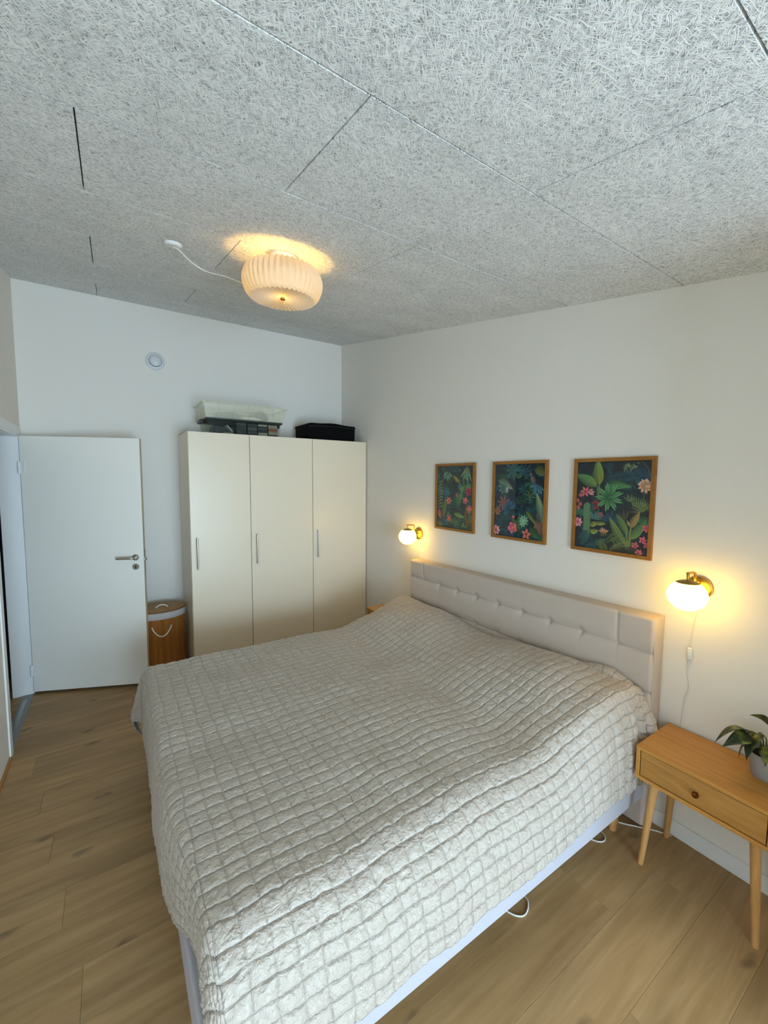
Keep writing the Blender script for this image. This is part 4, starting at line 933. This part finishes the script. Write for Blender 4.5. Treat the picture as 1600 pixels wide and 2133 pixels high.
def art_b(s):
    s.jungle(110, TEAL); s.jungle(40, TEAL + GRN, .2)
    s.spray(.38, .10, 9, 0, 6, .20, .05, (.10, .27, .26), (.22, .42, .36)); s.spray(.58, .16, 9, 3, 7, .22, .03, (.06, .24, .28), (.14, .38, .40))
    s.leaf(.08, .27, .30, .34, .15, (.26, .38, .26), (.44, .52, .36), .15, rib=1.5); s.leaf(.80, .10, .1, .25, .16, (.25, .32, .15), (.34, .38, .18), .2, rib=1)
    s.leaf(.75, .20, 1.1, .16, .09, (.42, .36, .34), (.30, .26, .24)); s.leaf(.74, .19, -1.9, .05, .04, (.45, .38, .34))
    s.spray(.88, .35, 6, .6, 2.9, .16, .05, (.12, .32, .40), (.28, .50, .58)); s.leaf(.27, .37, 1.9, .11, .07, (.80, .82, .80), (.82, .60, .58)); s.leaf(.20, .46, -.1, .1, .05, (.78, .80, .76), (.7, .62, .6))
    s.flower(.20, .66, .16, 8, (.48, .28, .24), (.55, .25, .2), wd=.28, a0=.2); s.spray(.18, .40, 8, 0, 6, .12, .06, (.16, .34, .32), (.38, .52, .46))
    s.spray(.32, .74, 6, 2.2, 5.9, .16, .09, (.08, .26, .34), (.14, .38, .48)); s.flower(.07, .80, .09, 7, (.60, .34, .20), (.5, .3, .15), wd=.4); s.frond(.14, .95, -.5, .35, (.10, .28, .30), (.18, .40, .38), .02, .1, 12, .3)
    s.leaf(.98, .96, -1.75, .52, .14, (.30, .42, .34), (.46, .54, .42), -.08, rib=2, veins=.08); s.flower(.62, .92, .10, 9, (.42, .60, .50), (.65, .75, .55), wd=.4); s.flower(.60, .97, .08, 7, (.46, .62, .52), (.65, .75, .55), wd=.4)
    s.leaf(.66, .76, .75, .28, .07, (.34, .38, .16), (.40, .42, .2), .1, rib=1); s.flower(.40, 1.06, .105, 5, (.80, .30, .34), (.85, .5, .35), wd=1.05, a0=.4); s.flower(.41, .88, .04, 4, (.7, .25, .3))
    s.flower(.05, 1.13, .09, 7, (.80, .46, .46), (.35, .06, .08), wd=.8); s.flower(.68, 1.14, .10, 5, (.72, .36, .28), (.5, .2, .15), wd=.6, a0=1)
    for r in range(6):
        for c in range(4): s.leaf(.84 + c * .045 + (r % 2) * .02, .92 + r * .035, 1.57, .045, .04, (.55, .30, .20), (.66, .40, .26))
    s.leaf(.90, .92, -1.9, .15, .03, (.45, .28, .18)); s.leaf(.75, 1.02, .8, .25, .14, (.14, .30, .18), (.22, .36, .2), rib=1); s.jungle(10, TEAL, 1.15)
def art_c(s):          # near print : banana leaves, cactus, palms
    s.jungle(70, TEAL[:4]); s.I *= .82
    s.frond(.62, .05, .5, .5, (.06, .22, .30), (.12, .34, .42), .02, .13, 18, .3); s.frond(.45, .24, -.2, .45, (.07, .24, .30), (.14, .36, .42), .02, .1, 16, .2)
    s.frond(.88, .08, 1.4, .35, (.06, .20, .32), (.10, .30, .42), .02, .12, 14, .1)
    for k in range(26): s.leaf(.70 + s.rs.uniform(-.06, .12), .02 + s.rs.uniform(0, .08), s.rs.uniform(.2, 2.9), .06, .018, (.36, .40, .22), (.58, .60, .38))
    s.stem(.86, .0, .98, .22, (.36, .38, .24), 2.5, .03)
    s.leaf(.29, .34, 3.72, .36, .15, (.38, .48, .17), (.22, .44, .28), -.10, rib=2, veins=.07); s.leaf(.33, .32, -1.72, .37, .15, (.42, .44, .14), (.36, .50, .22), .03, rib=2, veins=.07)
    s.leaf(.42, .34, -.30, .33, .13, (.14, .36, .24), (.28, .48, .22), .32, rib=1.5, veins=.06); s.stem(.30, .34, .32, .50, (.40, .50, .24), 3); s.stem(.33, .32, .33, .50, (.40, .50, .24), 3)
    s.spray(.92, .66, 7, 3.0, 5.2, .18, .02, (.30, .36, .14), (.50, .50, .24)); s.spray(.70, .80, 9, 3.2, 5.0, .18, .02, (.22, .22, .12), (.34, .32, .2))
    s.flower(.13, .42, .085, 6, PINK, (.5, .15, .2), wd=.5); s.spray(.17, .42, 3, -.6, .5, .1, .05, (.72, .40, .38), (.8, .55, .5)); s.stem(.07, .60, .12, .44, (.35, .30, .22), 2)
    for (x, y) in [(.02, .55), (.06, .60), (.06, .47), (.03, .65)]: s.flower(x, y, .035, 5, PINK, (.5, .2, .2))
    s.flower(.29, .60, .075, 7, (.45, .13, .18), (.3, .08, .1)); s.flower(.36, .74, .05, 6, (.66, .18, .20), (.5, .1, .1)); s.leaf(.18, .68, -.9, .12, .14, (.08, .24, .22))
    for k in range(18): s.leaf(.47, .49, k * 2 * math.pi / 18 + .1, .21 if k % 2 else .18, .055, (.13, .36, .22), (.34, .58, .32), .1 * (-1) ** k, rib=1)
    s.flower(.93, .33, .10, 9, (.72, .50, .36), (.62, .62, .32), wd=.5); s.spray(.93, .33, 7, 3.3, 6.1, .10, .06, (.76, .54, .40), (.82, .66, .52)); s.stem(.92, .36, .91, .52, (.22, .40, .34), 2.5)
    for k in range(13): s.leaf(.80 + k * .016, .62 + .003 * k, -1.9 + k * .11, .17, .018, (.40, .46, .20), (.60, .60, .30), .1, rib=0)
    s.spray(.74, .54, 6, 3.9, 5.6, .12, .02, (.24, .38, .2), (.45, .5, .3)); s.leaf(.86, .76, .2, .2, .13, (.14, .32, .24), (.18, .36, .22), rib=1)
    s.spray(.05, .74, 9, 2.9, 6.4, .12, .028, (.14, .38, .30), (.22, .46, .36)); s.spray(.27, .80, 9, 3.4, 6.3, .16, .025, (.12, .34, .34), (.3, .52, .46)); s.spray(.50, .80, 12, 2.8, 6.5, .17, .03, (.05, .20, .30), (.09, .28, .38))
    # cactus
    m = np.clip((.052 - np.abs(s.U - .165 - .004 * np.sin(s.V * 9))) * s.w, 0, 1) * (s.V > .62) * (s.V < 1.06); m = np.maximum(m, np.clip((.052 - np.hypot(s.U - .165, s.V - .62)) * s.w, 0, 1))
    cc = np.array([.33, .48, .30]) * (1 + .28 * np.sin((s.U - .165) * 380))[..., None]; s.put(m, cc)
    s.put(np.clip((.016 - np.abs(s.U - .075)) * s.w, 0, 1) * (s.V > .72) * (s.V < .88), (.20, .36, .28))
    s.flower(.035, .86, .072, 7, (.84, .46, .50), (.55, .10, .18), wd=.85)
    for (x, y, a, l, w) in [(.22, .90, -.5, .13, .08), (.30, .86, -.05, .15, .06), (.23, .99, -.3, .12, .08), (.22, .96, .3, .11, .06)]: s.leaf(x, y, a, l, w, (.40, .46, .14), (.56, .58, .22))
    s.spray(.42, .98, 6, 3.6, 5.8, .085, .028, (.72, .36, .14), (.85, .62, .50)); s.spray(.42, .98, 5, .2, 2.8, .07, .02, (.35, .32, .14))
    # big banana plant lower right
    s.leaf(.70, 1.09, -2.25, .40, .115, (.32, .40, .16), (.38, .46, .22), .12, rib=2, veins=.06); s.leaf(.73, .96, -2.02, .30, .10, (.38, .44, .18), (.26, .40, .22), -.10, rib=2, veins=.06)
    s.leaf(.77, .88, -1.16, .25, .10, (.50, .42, .18), (.52, .42, .22), .05, rib=2, veins=.05); s.leaf(.78, 1.02, -.88, .33, .12, (.38, .46, .18), (.20, .40, .24), -.1, rib=2, veins=.06)
    for (x0, x1, y1) in [(.73, .70, 1.02), (.74, .73, .95), (.75, .78, .86), (.76, .78, 1.0)]: s.stem(x0, 1.16, x1, y1, (.46, .50, .24), 4)
    s.leaf(.76, .86, -2.0, .09, .04, (.5, .46, .36))
    for (x, y) in [(.96, .87), (.93, 1.02), (.84, 1.10), (.99, 1.08)]: s.flower(x, y, .055, 5, (.74, .28, .32), (.6, .2, .25), wd=.7)
    s.flower(.89, 1.19, .055, 6, (.72, .30, .33), (.5, .15, .2))
    for (x, y, a) in [(.10, 1.18, -1.2), (.05, 1.10, -.9), (.16, 1.20, -.5), (.2, 1.22, -.1), (.28, 1.16, -.7)]: s.leaf(x, y, a, .20, .10, (.07, .22, .24), (.12, .32, .30), .2, rib=1.2)
    for (x, y, a, l) in [(.30, 1.10, .5, .25), (.45, 1.12, -.9, .22), (.36, 1.06, .9, .2), (.52, 1.02, .7, .22)]: s.frond(x, y, a, l, (.26, .34, .12), (.44, .48, .2), .018, .07, 12, .4)
    s.frond(.50, 1.22, -.75, .36, (.40, .44, .16), (.56, .56, .26), .018, .055, 18, .8)
    d = np.hypot((s.U - .78) / .25, (s.V - 1.22) / .10); s.put(np.clip((1 - d) * 4, 0, .7), (.22, .16, .10)); s.flower(.89, 1.19, .05, 6, (.72, .30, .33), (.5, .15, .2))
def picture(ya, yb, z0, z1, art, seed, label):
    """ya = far side (larger y), yb = near side"""
    t = empty('framed_print', (XR, (ya + yb) / 2, (z0 + z1) / 2), label, 'picture')
    fw, fd = .019, .020; xw = XR - .001
    fb = MB(); xo = xw - fd
    for (a, c, p, q_) in [(yb, ya, z1 - fw, z1), (yb, ya, z0, z0 + fw), (yb, yb + fw, z0 + fw, z1 - fw), (ya - fw, ya, z0 + fw, z1 - fw)]:
        fb.box(xo, xw, a, c, p, q_)
    fb.build('frame', M['frame'], t, bevel=.001)
    s = Canvas(seed); art(s); g_ = s.I.mean(-1, keepdims=True); I = np.clip((g_ + (s.I - g_) * .88) * 1.02 + .005, 0, 1)
    w, h = s.w, s.h
    Y = np.linspace(ya - fw - .0005, yb + fw + .0005, w); Z = np.linspace(z1 - fw - .0005, z0 + fw + .0005, h); Yg, Zg = np.meshgrid(Y, Z)
    me = grid_mesh('print', np.stack([np.full_like(Yg, xw - .010), Yg, Zg], -1), False)
    ca = me.attributes.new('paint', 'FLOAT_COLOR', 'POINT'); rgba = np.concatenate([srgb2lin(I), np.ones(I.shape[:2] + (1,))], -1); ca.data.foreach_set('color', rgba.reshape(-1).astype(np.float32))
    me.materials.append(M['print']); o = bpy.data.objects.new('print', me); col.objects.link(o); o.parent = t; me.transform(Matrix.Translation(-t.location))
    MB().box(xw - .004, xw - .002, yb + .003, ya - .003, z0 + .003, z1 - .003).build('backing', M['edge'], t)
    MB().box(xw - .014, xw - .012, yb + fw, ya - fw, z0 + fw, z1 - fw).build('glass', M['pglass'], t)
picture(2.631, 2.187, 1.342, 1.874, art_a, 5, 'oak framed jungle print crowded with leaves and small pink blossoms, farthest of the three')
picture(2.014, 1.575, 1.343, 1.873, art_b, 8, 'oak framed jungle print with a large pink hibiscus, middle of the three')
picture(1.400, .968, 1.346, 1.870, art_c, 13, 'oak framed jungle print with banana leaves and a tall cactus, nearest of the three')
